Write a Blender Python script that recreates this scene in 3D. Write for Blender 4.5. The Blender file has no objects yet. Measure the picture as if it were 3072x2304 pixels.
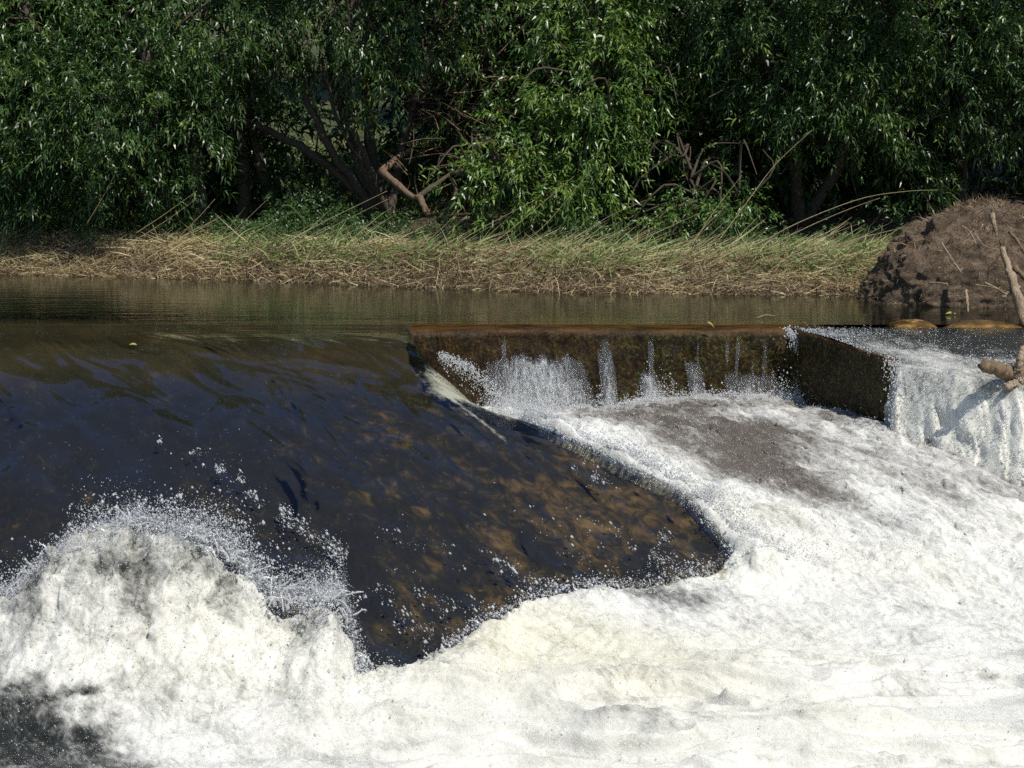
import bpy, math, random
import numpy as np
from mathutils import Vector
R = math.radians
rng = np.random.default_rng(7)
random.seed(7)
scene = bpy.context.scene
COL = scene.collection

# ---------------------------------------------------------------- camera, world, sun
CAMZ, FPX, PITCH = 1.93, 1700.0, math.atan(263/1700)
cam_d = bpy.data.cameras.new("camera"); cam = bpy.data.objects.new("camera", cam_d); COL.objects.link(cam)
cam.location = (0, 0, CAMZ); cam.rotation_euler = (math.pi/2 - PITCH, 0, 0)
cam_d.sensor_width = 36; cam_d.lens = 36*FPX/1024; cam_d.clip_start = .1; cam_d.clip_end = 2000
scene.camera = cam
SUN_TO = Vector((0.36, -0.42, 0.86)).normalized()
world = bpy.data.worlds.new("World"); scene.world = world; world.use_nodes = True
wn = world.node_tree; wn.nodes.clear()
sky = wn.nodes.new("ShaderNodeTexSky"); sky.sky_type = 'NISHITA'; sky.sun_disc = False; sky.dust_density = .15; sky.air_density = 1.1; sky.ozone_density = 2.5
sky.sun_elevation = math.asin(SUN_TO.z); sky.sun_rotation = math.atan2(SUN_TO.x, SUN_TO.y)
bg = wn.nodes.new("ShaderNodeBackground"); bg.inputs[1].default_value = 0.085
wo = wn.nodes.new("ShaderNodeOutputWorld")
wn.links.new(sky.outputs[0], bg.inputs[0]); wn.links.new(bg.outputs[0], wo.inputs[0])
sun_d = bpy.data.lights.new("sun", 'SUN'); sun_d.energy = 5.0; sun_d.angle = R(.53); sun_d.color = (1, .94, .84)
sun = bpy.data.objects.new("sun", sun_d); COL.objects.link(sun)
sun.rotation_euler = SUN_TO.to_track_quat('Z', 'Y').to_euler()
scene.view_settings.view_transform = 'Standard'; scene.view_settings.look = 'None'
scene.view_settings.exposure = 0.0; scene.view_settings.gamma = 1
scene.cycles.max_bounces = 7; scene.cycles.diffuse_bounces = 3; scene.cycles.glossy_bounces = 3
scene.cycles.transparent_max_bounces = 12; scene.cycles.caustics_reflective = False; scene.cycles.caustics_refractive = False
scene.cycles.sample_clamp_indirect = 3; scene.cycles.sample_clamp_direct = 12; scene.cycles.use_denoising = False

# ---------------------------------------------------------------- helpers
def at(px, row, D=None, z=None):
    """point seen at (px,row) of the 1024x768 frame, at forward distance D or at height z"""
    a = px-512; b = row-384
    ray = np.array([a, FPX*math.cos(PITCH)-b*math.sin(PITCH), -FPX*math.sin(PITCH)-b*math.cos(PITCH)])
    t = D/ray[1] if D is not None else (z-CAMZ)/ray[2]
    return np.array([0, 0, CAMZ]) + ray*t
def mesh(name, V, faces, mat, parent=None, smooth=True, attrs=None, uv=None):
    """V (n,3), faces: (m,k) array or list of such"""
    V = np.asarray(V, np.float32)
    fl = faces if isinstance(faces, list) else [faces]
    fl = [np.asarray(f, np.int32) for f in fl if len(f)]
    me = bpy.data.meshes.new(name)
    me.vertices.add(len(V)); me.vertices.foreach_set('co', V.ravel())
    loops = np.concatenate([f.ravel() for f in fl])
    tot = np.concatenate([np.full(len(f), f.shape[1], np.int32) for f in fl])
    st = np.concatenate([[0], np.cumsum(tot)[:-1]]).astype(np.int32)
    me.loops.add(len(loops)); me.loops.foreach_set('vertex_index', loops)
    me.polygons.add(len(tot)); me.polygons.foreach_set('loop_start', st); me.polygons.foreach_set('loop_total', tot)
    me.polygons.foreach_set('use_smooth', np.full(len(tot), smooth))
    me.update(calc_edges=True)
    for k, v in (attrs or {}).items():
        a = me.attributes.new(k, 'FLOAT', 'POINT'); a.data.foreach_set('value', np.asarray(v, np.float32))
    me.materials.append(mat)
    o = bpy.data.objects.new(name, me); COL.objects.link(o)
    if parent is not None: o.parent = parent
    return o
def tag(o, label=None, cat=None, group=None, kind=None):
    if label: o['label'] = label
    if cat: o['category'] = cat
    if group: o['group'] = group
    if kind: o['kind'] = kind
    return o
def empty(name, label, cat, loc=(0, 0, 0), group=None):
    o = bpy.data.objects.new(name, None); COL.objects.link(o); o.location = loc
    return tag(o, label, cat, group)
class Acc:
    def __init__(s): s.V = []; s.F = {}; s.n = 0; s.A = []
    def add(s, V, F, a=None):
        V = np.asarray(V, float); F = np.asarray(F, int)
        s.V.append(V); s.F.setdefault(F.shape[1], []).append(F+s.n); s.n += len(V)
        s.A.append(np.zeros(len(V)) if a is None else (np.full(len(V), a) if np.isscalar(a) else a))
    def build(s, name, mat, parent=None, smooth=True):
        P = np.concatenate(s.V)
        if parent is not None: P = P - np.array(parent.location)
        return mesh(name, P, [np.concatenate(f) for f in s.F.values()], mat, parent, smooth, {'rnd': np.concatenate(s.A)})
# noise
def _h(ix, iy, iz, seed):
    h = (ix.astype(np.int64)*374761393 + iy.astype(np.int64)*668265263 + iz.astype(np.int64)*2147483647 + seed*974634777) & 0xffffffff
    h = ((h ^ (h >> 13))*1274126177) & 0xffffffff
    return ((h ^ (h >> 16)) & 0xffff)/32767.5 - 1
def noise(x, y, z=None, seed=0):
    x = np.asarray(x, float); y = np.asarray(y, float)
    x, y = np.broadcast_arrays(x, y)
    ix = np.floor(x); iy = np.floor(y); fx = x-ix; fy = y-iy
    u = fx*fx*fx*(fx*(fx*6-15)+10); v = fy*fy*fy*(fy*(fy*6-15)+10)
    if z is None:
        Z = np.zeros_like(ix)
        a = _h(ix, iy, Z, seed); b = _h(ix+1, iy, Z, seed); c = _h(ix, iy+1, Z, seed); d = _h(ix+1, iy+1, Z, seed)
        return (a*(1-u)+b*u)*(1-v) + (c*(1-u)+d*u)*v
    z = np.asarray(z, float)*np.ones_like(x); iz = np.floor(z); fz = z-iz; w = fz*fz*(3-2*fz)
    r = 0
    for k, ww in ((0, 1-w), (1, w)):
        a = _h(ix, iy, iz+k, seed); b = _h(ix+1, iy, iz+k, seed); c = _h(ix, iy+1, iz+k, seed); d = _h(ix+1, iy+1, iz+k, seed)
        r = r + ww*((a*(1-u)+b*u)*(1-v) + (c*(1-u)+d*u)*v)
    return r
def fbm(x, y, z=None, o=4, seed=0, gain=.5):
    r = 0; a = 1; s = 0
    for k in range(o):
        f = 2.03**k
        r = r + a*noise(x*f+k*7.1, y*f+k*3.7, None if z is None else z*f, seed+k); s += a; a *= gain
    return r/s
def sm(a, b, x):
    t = np.clip((x-a)/(b-a), 0, 1); return t*t*(3-2*t)
def grid(nr, nc, off=0):
    i = np.arange(nr-1)[:, None]*nc + np.arange(nc-1)[None]
    return np.stack([i, i+1, i+nc+1, i+nc], -1).reshape(-1, 4)+off
def tube_arr(pts, rad, sides=8, wob=0, seed=0, cap=True):
    pts = np.asarray(pts, float); n = len(pts)
    T = np.gradient(pts, axis=0); T /= np.linalg.norm(T, axis=1)[:, None]+1e-9
    ref = np.array([0, 0, 1.]) if abs(T[0][2]) < .8 else np.array([1., 0, 0])
    A = np.cross(T, ref); A /= np.linalg.norm(A, axis=1)[:, None]+1e-9; B = np.cross(T, A)
    th = np.arange(sides)/sides*2*math.pi
    rad = np.broadcast_to(np.asarray(rad, float), (n,))
    rr = rad[:, None]*np.ones((1, sides))
    if wob: rr = rr*(1+wob*noise(np.arange(n)[:, None]*.8, np.arange(sides)[None]*1.1, seed=seed))
    V = pts[:, None]+rr[..., None]*(np.cos(th)[None, :, None]*A[:, None]+np.sin(th)[None, :, None]*B[:, None])
    i = np.arange(n-1)[:, None]*sides; j = np.arange(sides)[None]; j2 = (j+1) % sides
    F = np.stack([i+j, i+j2, i+sides+j2, i+sides+j], -1).reshape(-1, 4)
    V = V.reshape(-1, 3)
    if cap:
        V = np.concatenate([V, pts[:1], pts[-1:]]); k = len(V)
        F3 = [[b, a, k-2, k-2] for a, b in zip(range(sides), list(range(1, sides))+[0])]
        F4 = [[(n-1)*sides+a, (n-1)*sides+b, k-1, k-1] for a, b in zip(range(sides), list(range(1, sides))+[0])]
        return V, F, np.array([f[:3] for f in F3+F4])
    return V, F, None
def add_tube(acc, pts, rad, sides=8, wob=0, seed=0, a=None, cap=True):
    V, F, T = tube_arr(pts, rad, sides, wob, seed, cap)
    base = acc.n; acc.add(V, F, a)
    if T is not None: acc.F.setdefault(3, []).append(T+base)
def curve(p, n=12):
    """smooth path through control points"""
    p = np.asarray(p, float); m = len(p)
    if m == 2: t = np.linspace(0, 1, n)[:, None]; return p[0]*(1-t)+p[1]*t
    out = []
    P = np.concatenate([[2*p[0]-p[1]], p, [2*p[-1]-p[-2]]])
    for u in np.linspace(0, m-1-1e-6, n):
        i = int(u); t = u-i; a, b, c, d = P[i:i+4]
        out.append(.5*((2*b)+(-a+c)*t+(2*a-5*b+4*c-d)*t*t+(-a+3*b-3*c+d)*t**3))
    return np.array(out)

# ---------------------------------------------------------------- materials
class M:
    def __init__(s, name):
        s.m = bpy.data.materials.new(name); s.m.use_nodes = True; s.t = s.m.node_tree; s.t.nodes.clear()
        s.out = s.n('OutputMaterial')
    def n(s, typ, props=None, **inp):
        nd = s.t.nodes.new('ShaderNode'+typ)
        for k, v in (props or {}).items(): setattr(nd, k, v)
        for k, v in inp.items():
            key = int(k[1:]) if k[0] == '_' else k.replace('_', ' ')
            s.set(nd.inputs[key], v)
        return nd
    def set(s, sock, v):
        if isinstance(v, bpy.types.NodeSocket): s.t.links.new(v, sock)
        elif isinstance(v, (tuple, list)) and len(v) == 3 and sock.type == 'RGBA': sock.default_value = (*v, 1)
        else: sock.default_value = v
    def math(s, op, a, b=0., c=None, clamp=False):
        nd = s.n('Math', {'operation': op, 'use_clamp': clamp}, _0=a, _1=b)
        if c is not None: s.set(nd.inputs[2], c)
        return nd.outputs[0]
    def pos(s): return s.n('NewGeometry').outputs['Position']
    def attr(s, k): return s.n('Attribute', {'attribute_name': k}).outputs['Fac']
    def mapv(s, v, scale=(1, 1, 1), rot=(0, 0, 0), loc=(0, 0, 0)):
        return s.n('Mapping', None, Vector=v, Scale=scale, Rotation=rot, Location=loc).outputs[0]
    def noise(s, v, scale, detail=3, rough=.5, dist=0.):
        return s.n('TexNoise', None, Vector=v, Scale=scale, Detail=detail, Roughness=rough, Distortion=dist).outputs['Fac']
    def ramp(s, f, stops, interp='LINEAR'):
        nd = s.n('ValToRGB', None, Fac=f); cr = nd.color_ramp; cr.interpolation = interp
        while len(cr.elements) < len(stops): cr.elements.new(.5)
        for e, (p, c) in zip(cr.elements, stops):
            e.position = p; e.color = (*c, 1) if isinstance(c, tuple) else (c, c, c, 1)
        return nd.outputs[0]
    def mix(s, f, a, b):
        nd = s.n('Mix', {'data_type': 'RGBA'}); s.set(nd.inputs[0], f); s.set(nd.inputs[6], a); s.set(nd.inputs[7], b)
        return nd.outputs[2]
    def mixs(s, f, a, b): return s.n('MixShader', None, _0=f, _1=a, _2=b).outputs[0]
    def sstep(s, x, a, b):
        return s.n('MapRange', {'interpolation_type': 'SMOOTHSTEP'}, Value=x, From_Min=a, From_Max=b, To_Min=0., To_Max=1.).outputs[0]
    def bump(s, h, strength=.5, dist=.01, normal=None):
        nd = s.n('Bump', None, Height=h, Strength=strength, Distance=dist)
        if normal is not None: s.set(nd.inputs['Normal'], normal)
        return nd.outputs[0]
    def princ(s, col, rough=.6, normal=None, **kw):
        nd = s.n('BsdfPrincipled', None, Base_Color=col, Roughness=rough, **kw)
        if normal is not None: s.set(nd.inputs['Normal'], normal)
        return nd.outputs[0]
    def done(s, sh): s.t.links.new(sh, s.out.inputs[0]); return s.m

def mat_leaf(name, c1, c2, c3, rough=.38):
    m = M(name); r = m.attr('rnd')
    col = m.ramp(r, [(0, c1), (.6, c2), (1, c3)])
    p = m.princ(col, rough, None, **{'Specular_IOR_Level': .55})
    tr = m.n('BsdfTranslucent', None, Color=m.mix(.5, col, (.16, .26, .02))).outputs[0]
    return m.done(m.mixs(.13, p, tr))
LEAF = mat_leaf('willow_leaf', (.013, .038, .009), (.038, .088, .017), (.13, .20, .030))
LEAFB = mat_leaf('willow_leaf_bright', (.026, .070, .013), (.070, .145, .024), (.18, .26, .045))
WEED = mat_leaf('weed_leaf', (.02, .055, .014), (.045, .10, .025), (.10, .16, .05), .4)
def mat_grass():
    m = M('grass_blades'); r = m.attr('rnd')
    col = m.ramp(r, [(0, (.05, .032, .018)), (.25, (.16, .105, .055)), (.5, (.50, .40, .21)), (.72, (.68, .60, .34)),
                     (.76, (.10, .17, .04)), (.9, (.19, .28, .08)), (1, (.32, .40, .15))])
    p = m.princ(col, .5)
    tr = m.n('BsdfTranslucent', None, Color=col).outputs[0]
    return m.done(m.mixs(.2, p, tr))
GRASS = mat_grass()
def mat_bark(name, c1, c2, sc=14):
    m = M(name); v = m.mapv(m.pos(), (1, 1, .3))
    n = m.noise(v, sc, 6, .65); n2 = m.noise(v, sc*5, 3, .6)
    col = m.mix(n, c1, c2)
    return m.done(m.princ(col, .85, m.bump(m.math('ADD', n, n2), .8, .03)))
BARK = mat_bark('willow_bark', (.025, .02, .014), (.12, .095, .065))
DEADWOOD = mat_bark('pale_dead_wood', (.16, .10, .06), (.55, .44, .30), 20)
REDWOOD = mat_bark('brown_dead_wood', (.07, .042, .025), (.30, .20, .125), 16)
STRAW = mat_bark('dry_stem', (.30, .23, .12), (.55, .46, .27), 30)
def mat_soil():
    m = M('root_soil'); p = m.pos()
    a = m.noise(p, 6, 8, .7); b = m.noise(m.mapv(p, (1, 1, 2.2), (.3, .5, 0)), 45, 6, .75)
    col = m.ramp(m.math('ADD', m.math('MULTIPLY', a, .5), m.math('MULTIPLY', b, .5)),
                 [(.34, (.02, .013, .008)), (.45, (.085, .058, .038)), (.55, (.20, .145, .096)), (.68, (.38, .29, .20))])
    return m.done(m.princ(col, .95, m.bump(m.math('ADD', a, b), 1, .035)))
SOIL = mat_soil()
DRIFT = mat_bark('driftwood', (.04, .026, .016), (.38, .27, .165), 22)
def mat_ground():
    m = M('bank_ground'); p = m.pos()
    a = m.noise(p, 1.2, 6, .65); b = m.noise(p, 14, 5, .7)
    y = m.n('SeparateXYZ', None, Vector=p).outputs[1]
    near = m.ramp(b, [(.3, (.022, .014, .009)), (.6, (.085, .06, .035)), (.75, (.16, .12, .06))])
    far = m.ramp(m.math('ADD', m.math('MULTIPLY', a, .6), m.math('MULTIPLY', b, .4)),
                 [(.38, (.02, .035, .010)), (.5, (.055, .07, .022)), (.6, (.12, .10, .045)), (.7, (.13, .09, .055))])
    x = m.n('SeparateXYZ', None, Vector=p).outputs[0]
    col = m.mix(m.math('MULTIPLY', m.sstep(y, 24.5, 26.5), m.sstep(x, .5, -1.5)), near, far)
    return m.done(m.princ(col, .9, m.bump(b, .8, .05)))
GROUND = mat_ground()
FLOW = R(28)
def flow_vec(m, s=(1, 1, 1)):     # coordinates with the current along local -Y
    return m.mapv(m.mapv(m.pos(), rot=(0, 0, -FLOW)), s)
def mat_apron():
    m = M('apron_stone'); p = flow_vec(m, (1, .38, 1))
    y = m.n('SeparateXYZ', None, Vector=m.pos()).outputs[1]
    a = m.noise(p, 2.2, 5, .6, .6); b = m.noise(flow_vec(m, (1, .45, 1)), 11, 6, .62, .9)
    v = m.n('TexVoronoi', {'feature': 'F1'}, Vector=flow_vec(m, (1, .5, 1)), Scale=7.).outputs['Distance']
    f = m.math('ADD', m.math('MULTIPLY', a, .45), m.math('MULTIPLY', b, .55))
    f = m.math('ADD', f, m.math('MULTIPLY', m.math('SUBTRACT', .45, v), .12))
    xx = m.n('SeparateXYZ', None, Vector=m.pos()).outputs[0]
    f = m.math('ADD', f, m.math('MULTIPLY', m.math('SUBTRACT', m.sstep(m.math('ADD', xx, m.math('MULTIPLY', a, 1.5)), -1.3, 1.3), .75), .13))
    stone = m.ramp(f, [(.40, (.004, .005, .005)), (.49, (.012, .012, .007)), (.55, (.045, .032, .012)), (.61, (.10, .066, .025)), (.72, (.20, .145, .065))])
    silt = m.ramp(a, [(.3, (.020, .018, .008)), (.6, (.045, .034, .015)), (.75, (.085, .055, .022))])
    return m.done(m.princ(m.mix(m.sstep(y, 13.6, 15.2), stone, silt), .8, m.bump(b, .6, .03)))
APRON = mat_apron()
def mat_wall():
    m = M('mossy_wet_wall'); p = m.pos()
    a = m.noise(p, 7, 6, .7); b = m.noise(m.mapv(p, (1, 1, .7)), 38, 5, .7)
    z = m.n('SeparateXYZ', None, Vector=p).outputs[2]; x = m.n('SeparateXYZ', None, Vector=p).outputs[0]
    base = m.ramp(m.math('ADD', m.math('MULTIPLY', a, .4), m.math('MULTIPLY', b, .6)),
                  [(.36, (.003, .002, .001)), (.47, (.016, .009, .003)), (.57, (.055, .032, .008)), (.68, (.16, .10, .025))])
    moss = m.math('MULTIPLY', m.sstep(m.noise(p, 30, 3, .6), .53, .64), m.sstep(m.math('ADD', x, m.math('MULTIPLY', a, 3.)), 1.4, 3.6))
    col = m.mix(m.math('MULTIPLY', moss, .8), base, (.075, .10, .016))
    st = m.mix(m.sstep(m.noise(m.mapv(p, (.6, 2, 2)), 5, 5, .7), .35, .62), (.022, .014, .006), (.10, .052, .016))
    col = m.mix(m.sstep(m.math('ADD', z, m.math('MULTIPLY', m.math('ADD', a, b), .07)), -.06, .03), col, st)
    return m.done(m.princ(col, .45, m.bump(b, .8, .02), **{'Specular_IOR_Level': .22}))
WALL = mat_wall()

def mat_water():
    """clear river water: straight-through tinted body, fresnel mirror, rippled; 'aer' = air bubbles in it"""
    m = M('clear_water'); p = m.pos()
    y = m.n('SeparateXYZ', None, Vector=p).outputs[1]
    fv = flow_vec(m, (1, .30, 1))
    pool = m.math('ADD', m.math('MULTIPLY', m.noise(m.mapv(p, (.55, 2.6, 1)), 2.4, 4, .55), .9), m.math('MULTIPLY', m.noise(m.mapv(p, (.8, 3, 1)), 13, 2, .5), .06))
    slope = m.math('ADD', m.noise(fv, 2.0, 2, .5, .8), m.math('MULTIPLY', m.noise(flow_vec(m, (1, .25, 1)), 11, 2, .5, .5), .025))
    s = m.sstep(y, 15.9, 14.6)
    h = m.n('Mix', {'data_type': 'FLOAT'}, _0=s, _2=m.math('MULTIPLY', pool, .006), _3=m.math('MULTIPLY', slope, .13)).outputs[0]
    nrm = m.bump(h, 1, 1.)
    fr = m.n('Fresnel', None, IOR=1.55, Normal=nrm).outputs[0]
    gl = m.n('BsdfGlossy', None, Color=m.mix(s, (1, 1, 1), (.32, .56, 1.)), Roughness=.03, Normal=nrm).outputs[0]  # slope mirror colour tinted blue, painting in a deeper sky reflection
    deep = m.n('BsdfDiffuse', None, Color=(.010, .012, .005)).outputs[0]
    tr = m.n('BsdfTransparent', None, Color=(.86, .84, .74)).outputs[0]
    body = m.mixs(m.math('MULTIPLY', m.sstep(y, 16.35, 17.9), .97), tr, deep)
    foam = m.princ((.42, .42, .33), .3, m.bump(m.noise(flow_vec(m, (1, .25, 1)), 40, 4, .6), .8, .02))
    aer = m.attr('aer'); fn = m.noise(flow_vec(m, (1, .3, 1)), 30, 5, .7)
    af = m.sstep(m.math('ADD', m.math('MULTIPLY', aer, 1.1), m.math('MULTIPLY', m.math('SUBTRACT', fn, .5), 1.4)), .12, .85)
    body = m.mixs(m.math('MULTIPLY', af, .9), body, foam)
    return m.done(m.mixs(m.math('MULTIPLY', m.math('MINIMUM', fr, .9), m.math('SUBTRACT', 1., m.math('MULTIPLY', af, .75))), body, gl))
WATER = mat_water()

def mat_foam(name='white_foam', bumpy=1.0):
    """broken white water; vertex attribute 'foam' = how much air is in it, 'tint' = creamier"""
    m = M(name); p = m.pos()
    fo = m.attr('foam'); ti = m.attr('tint')
    warp = m.n('VectorMath', {'operation': 'ADD'}, _0=p, _1=m.n('VectorMath', {'operation': 'SCALE'}, _0=m.n('TexNoise', None, Vector=p, Scale=5., Detail=3.).outputs['Color'], Scale=.12).outputs[0]).outputs[0]
    wf = m.mapv(m.mapv(warp, rot=(0, 0, -FLOW)), (1, .30, 1))
    n1 = m.noise(wf, 7, 7, .68); n2 = m.noise(m.mapv(wf, (1, 1, 1)), 36, 4, .65); n3 = m.noise(p, 120, 3, .7)
    th = m.math('ADD', m.math('MULTIPLY', n1, .62), m.math('MULTIPLY', n2, .38))
    fac = m.sstep(m.math('SUBTRACT', m.math('ADD', fo, m.math('MULTIPLY', m.math('SUBTRACT', th, .5), 1.7)), .5), -.34, .42)
    h = m.math('ADD', m.math('MULTIPLY', n2, .6), m.math('MULTIPLY', n3, .22))
    nr = m.bump(h, .75*bumpy, .016)
    nr2 = m.bump(m.math('ADD', m.noise(p, 72, 3, .75), m.math('MULTIPLY', n2, .5)), 1, .045)
    white = m.mix(ti, (.76, .76, .735), (.76, .74, .62))
    spk = m.noise(m.mapv(m.mapv(p, rot=(0, 0, -FLOW)), (1, .42, 1)), 48, 4, .75)
    spk = m.math('ADD', m.math('MULTIPLY', spk, .6), m.math('MULTIPLY', n1, .4))
    white = m.mix(m.math('MAXIMUM', m.sstep(spk, .38, .55), m.math('MULTIPLY', m.attr('calm'), .55)), m.mix(ti, (.56, .58, .53), (.58, .57, .43)), white)
    foam = m.princ(white, .6, nr, **{'Specular_IOR_Level': .3, 'Subsurface_Weight': .55, 'Subsurface_Scale': .035, 'Subsurface_Radius': (1., 1., .9)})
    spark = m.n('BsdfGlossy', None, Color=(1, 1, 1), Roughness=.11, Normal=nr2).outputs[0]
    foam = m.mixs(.20, foam, spark)
    y = m.n('SeparateXYZ', None, Vector=p).outputs[1]
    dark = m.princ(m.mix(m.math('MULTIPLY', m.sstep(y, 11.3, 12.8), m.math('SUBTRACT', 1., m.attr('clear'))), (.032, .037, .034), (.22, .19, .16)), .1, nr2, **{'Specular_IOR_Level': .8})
    return m.done(m.mixs(fac, dark, foam))
FOAM = mat_foam()
def mat_drop():
    m = M('water_drops')
    w = m.mixs(.5, m.princ((.9, .92, .94), .1, None, **{'Specular_IOR_Level': 1.0}), m.n('BsdfTranslucent', None, Color=(.9, .92, .94)).outputs[0])
    w = m.mixs(.18, w, m.n('BsdfGlossy', None, Color=(1, 1, 1), Roughness=.12).outputs[0])
    return m.done(m.mixs(.12, w, m.n('BsdfTransparent').outputs[0]))
DROP = mat_drop()
def mat_sheet():
    m = M('falling_water_film'); p = m.pos()
    v = m.mapv(p, (1, 1, .16)); n = m.noise(v, 34, 5, .7, .3); n2 = m.noise(m.mapv(p, (1, 1, .5)), 80, 3, .7)
    nr = m.bump(m.math('ADD', n, m.math('MULTIPLY', n2, .5)), 1, .05)
    fac = m.sstep(m.math('ADD', m.math('MULTIPLY', m.math('ADD', m.math('MULTIPLY', n, .6), m.math('MULTIPLY', n2, .4)), 1.3), m.math('MULTIPLY', m.attr('foam'), .55)), 1.0, 1.3)
    edge = m.sstep(m.attr('foam'), .0, .3)
    tr = m.n('BsdfTransparent', None, Color=(.9, .9, .9)).outputs[0]
    gl = m.n('BsdfGlossy', None, Color=(1, 1, 1), Roughness=.14, Normal=nr).outputs[0]
    wh = m.princ((.62, .65, .67), .3, nr)
    thin = m.mixs(.32, tr, gl)
    return m.done(m.mixs(edge, tr, m.mixs(fac, thin, m.mixs(.25, wh, gl))))
SHEET = mat_sheet()
def mat_simple(name, c, rough=.6):
    m = M(name); n = m.noise(m.pos(), 25, 4, .6)
    return m.done(m.princ(m.mix(n, tuple(x*.7 for x in c), tuple(min(1, x*1.25) for x in c)), rough))

# ---------------------------------------------------------------- water levels
YW = 16.2                                                           # crest wall
BY = [9.6, 10.5, 11.35, 12.15, 12.8, 13.2, 13.7, 14.35, 14.8, 15.4, 16.2]
BX = [1.55, 1.6, 1.62, 1.30, .66, .22, -.05, -.29, -.6, -.82, -.93]
def bnd(y): return np.interp(y, BY, BX)                              # where the smooth slope ends and the chute begins
SY = [9, 10, 10.5, 11, 11.5, 12, 12.5, 13, 13.5, 14, 14.5, 15, 15.5, 16.2]
SZ = [-1.75, -1.50, -1.37, -1.2, -1.01, -.82, -.65, -.48, -.34, -.22, -.13, -.06, -.02, 0]
_fy = np.linspace(9, 16.2, 721); _fz = np.interp(_fy, SY, SZ); _fz = np.convolve(np.pad(_fz, 30, 'edge'), np.ones(61)/61, 'valid')
def slope_z(x, y):
    z = np.where(y > 16.2, 0, np.interp(y, _fy, _fz))
    k = sm(15.9, 13.5, y)
    c, s = math.cos(FLOW), math.sin(FLOW)
    u = x*c + y*s; v = -x*s + y*c
    return z + k*(.028*fbm(u*1.5, v*.45, o=3, seed=3) + .010*fbm(u*6, v*1.3, o=3, seed=8))
def chute_z(x, y):
    z = np.interp(y, [10.8, 11.3, 12, 13, 14.3, 15.5, 16.2], [-1.2, -1.13, -1.0, -.82, -.64, -.66, -.68])
    d = x - bnd(y)
    z = z + .13*np.exp(-((d-.4)/.35)**2)*sm(11.2, 12.2, y)*sm(16.2, 14.6, y)
    z = z - .16*sm(14, 16.2, y)*sm(2.0, -.3, x)
    lip = slope_z(x, y)+.034-.42*np.maximum(d-.07, .0)-.125*sm(.05+.03*noise(y*9, x*0, seed=18), -.12, d)+.03*noise(y*5, x*5, seed=17)
    z = z + np.maximum(lip-z, 0)*sm(14.0, 13.3, y)
    return z
PLX = [at(p, r, D=9.8)[0] for p, r in ((-260, 600), (-120, 610), (-40, 600), (0, 592), (40, 560), (60, 540), (90, 528), (110, 522), (130, 512), (160, 522), (200, 526), (235, 548), (262, 580), (290, 592), (315, 590), (340, 585), (352, 628), (362, 668), (380, 694))]
PLZ = [at(p, r, D=9.8)[2] for p, r in ((-260, 600), (-120, 610), (-40, 600), (0, 592), (40, 560), (60, 540), (90, 528), (110, 522), (130, 512), (160, 522), (200, 526), (235, 548), (262, 580), (290, 592), (315, 590), (340, 585), (352, 628), (362, 668), (380, 694))]
LOW = -1.27
def ridge_y(x): return np.interp(x, [-3, -.9, -.66, -.33, -.07, .15, .7, 1.64, 2.4], [9.8, 9.65, 9.65, 9.95, 10.35, 10.75, 11.05, 11.45, 11.6])
def foam_base(x, y):
    z = LOW + 0*x
    # long low billows in the foreground, crests across the picture
    z = z + .07*fbm(x*.55+y*.25, y*1.9, o=3, seed=21)*sm(10.6, 8.8, y) + .05*fbm(x*1.2, y*1.6, o=2, seed=5)
    pt = np.interp(x, PLX, PLZ)-.06+.05*noise(x*6, x*0, seed=14)+.04*noise(x*17, x*0, seed=15)-LOW
    s = y-9.8-.25*noise(x*1.3, x*0, seed=4)
    prof = np.where(s > 0, np.exp(-(s/.30)**2), np.exp(-(s/.78)**2))
    prof = np.where(s > 0, prof, prof*.75+.25*np.exp(-(s/.35)**2))
    edge = sm(-.66, -.95, x)
    z = z + np.maximum(pt, 0)*prof*np.maximum(edge, .25)**.3
    ry = ridge_y(x); s2 = y-ry+.18
    z = z + (.13+.05*noise(x*2.2, x*0, seed=9))*np.where(s2 > 0, np.exp(-(s2/.22)**2), np.exp(-(s2/.55)**2))*sm(-.8, -.1, x)*sm(3.6, 2.2, x)
    e_ = sm(13.4, 12.9, y); inch = sm(-.12-.13*e_, .10-.20*e_, x-bnd(y)+.02*noise(y*7, x*7, seed=19)*e_)*sm(10.9, 11.4, y)
    z = z*(1-inch) + chute_z(x, y)*inch
    # under the glassy slope keep low
    und = sm(.0, .22, y-ry)*(1-sm(-.10, -.02, x-bnd(y)))
    z = z + .13*np.exp(-((x-1.66)/.26)**2-((y-11.32)/.20)**2)
    return z - .8*und
LIPX = [2.4, 3.1, 3.3, 3.65, 4, 5, 7, 9]; LIPY = [14.6, 14.38, 14.25, 13.75, 13.4, 13.0, 12.7, 12.5]
def side_x(y): return np.interp(y, [11.5, 13.4, 14.3, 16.25], [3.55, 3.36, 3.20, 2.66])
def fall_z(x, y):
    d = np.interp(x, LIPX, LIPY)-y
    z = -.03 - .05*sm(15.4, 14.2, y) - .04*sm(-.5, 0, d)
    dd = np.maximum(d+.05, 0)
    z = z - 1.12*(1-np.exp(-(dd/.55)**1.7))
    return z

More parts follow.
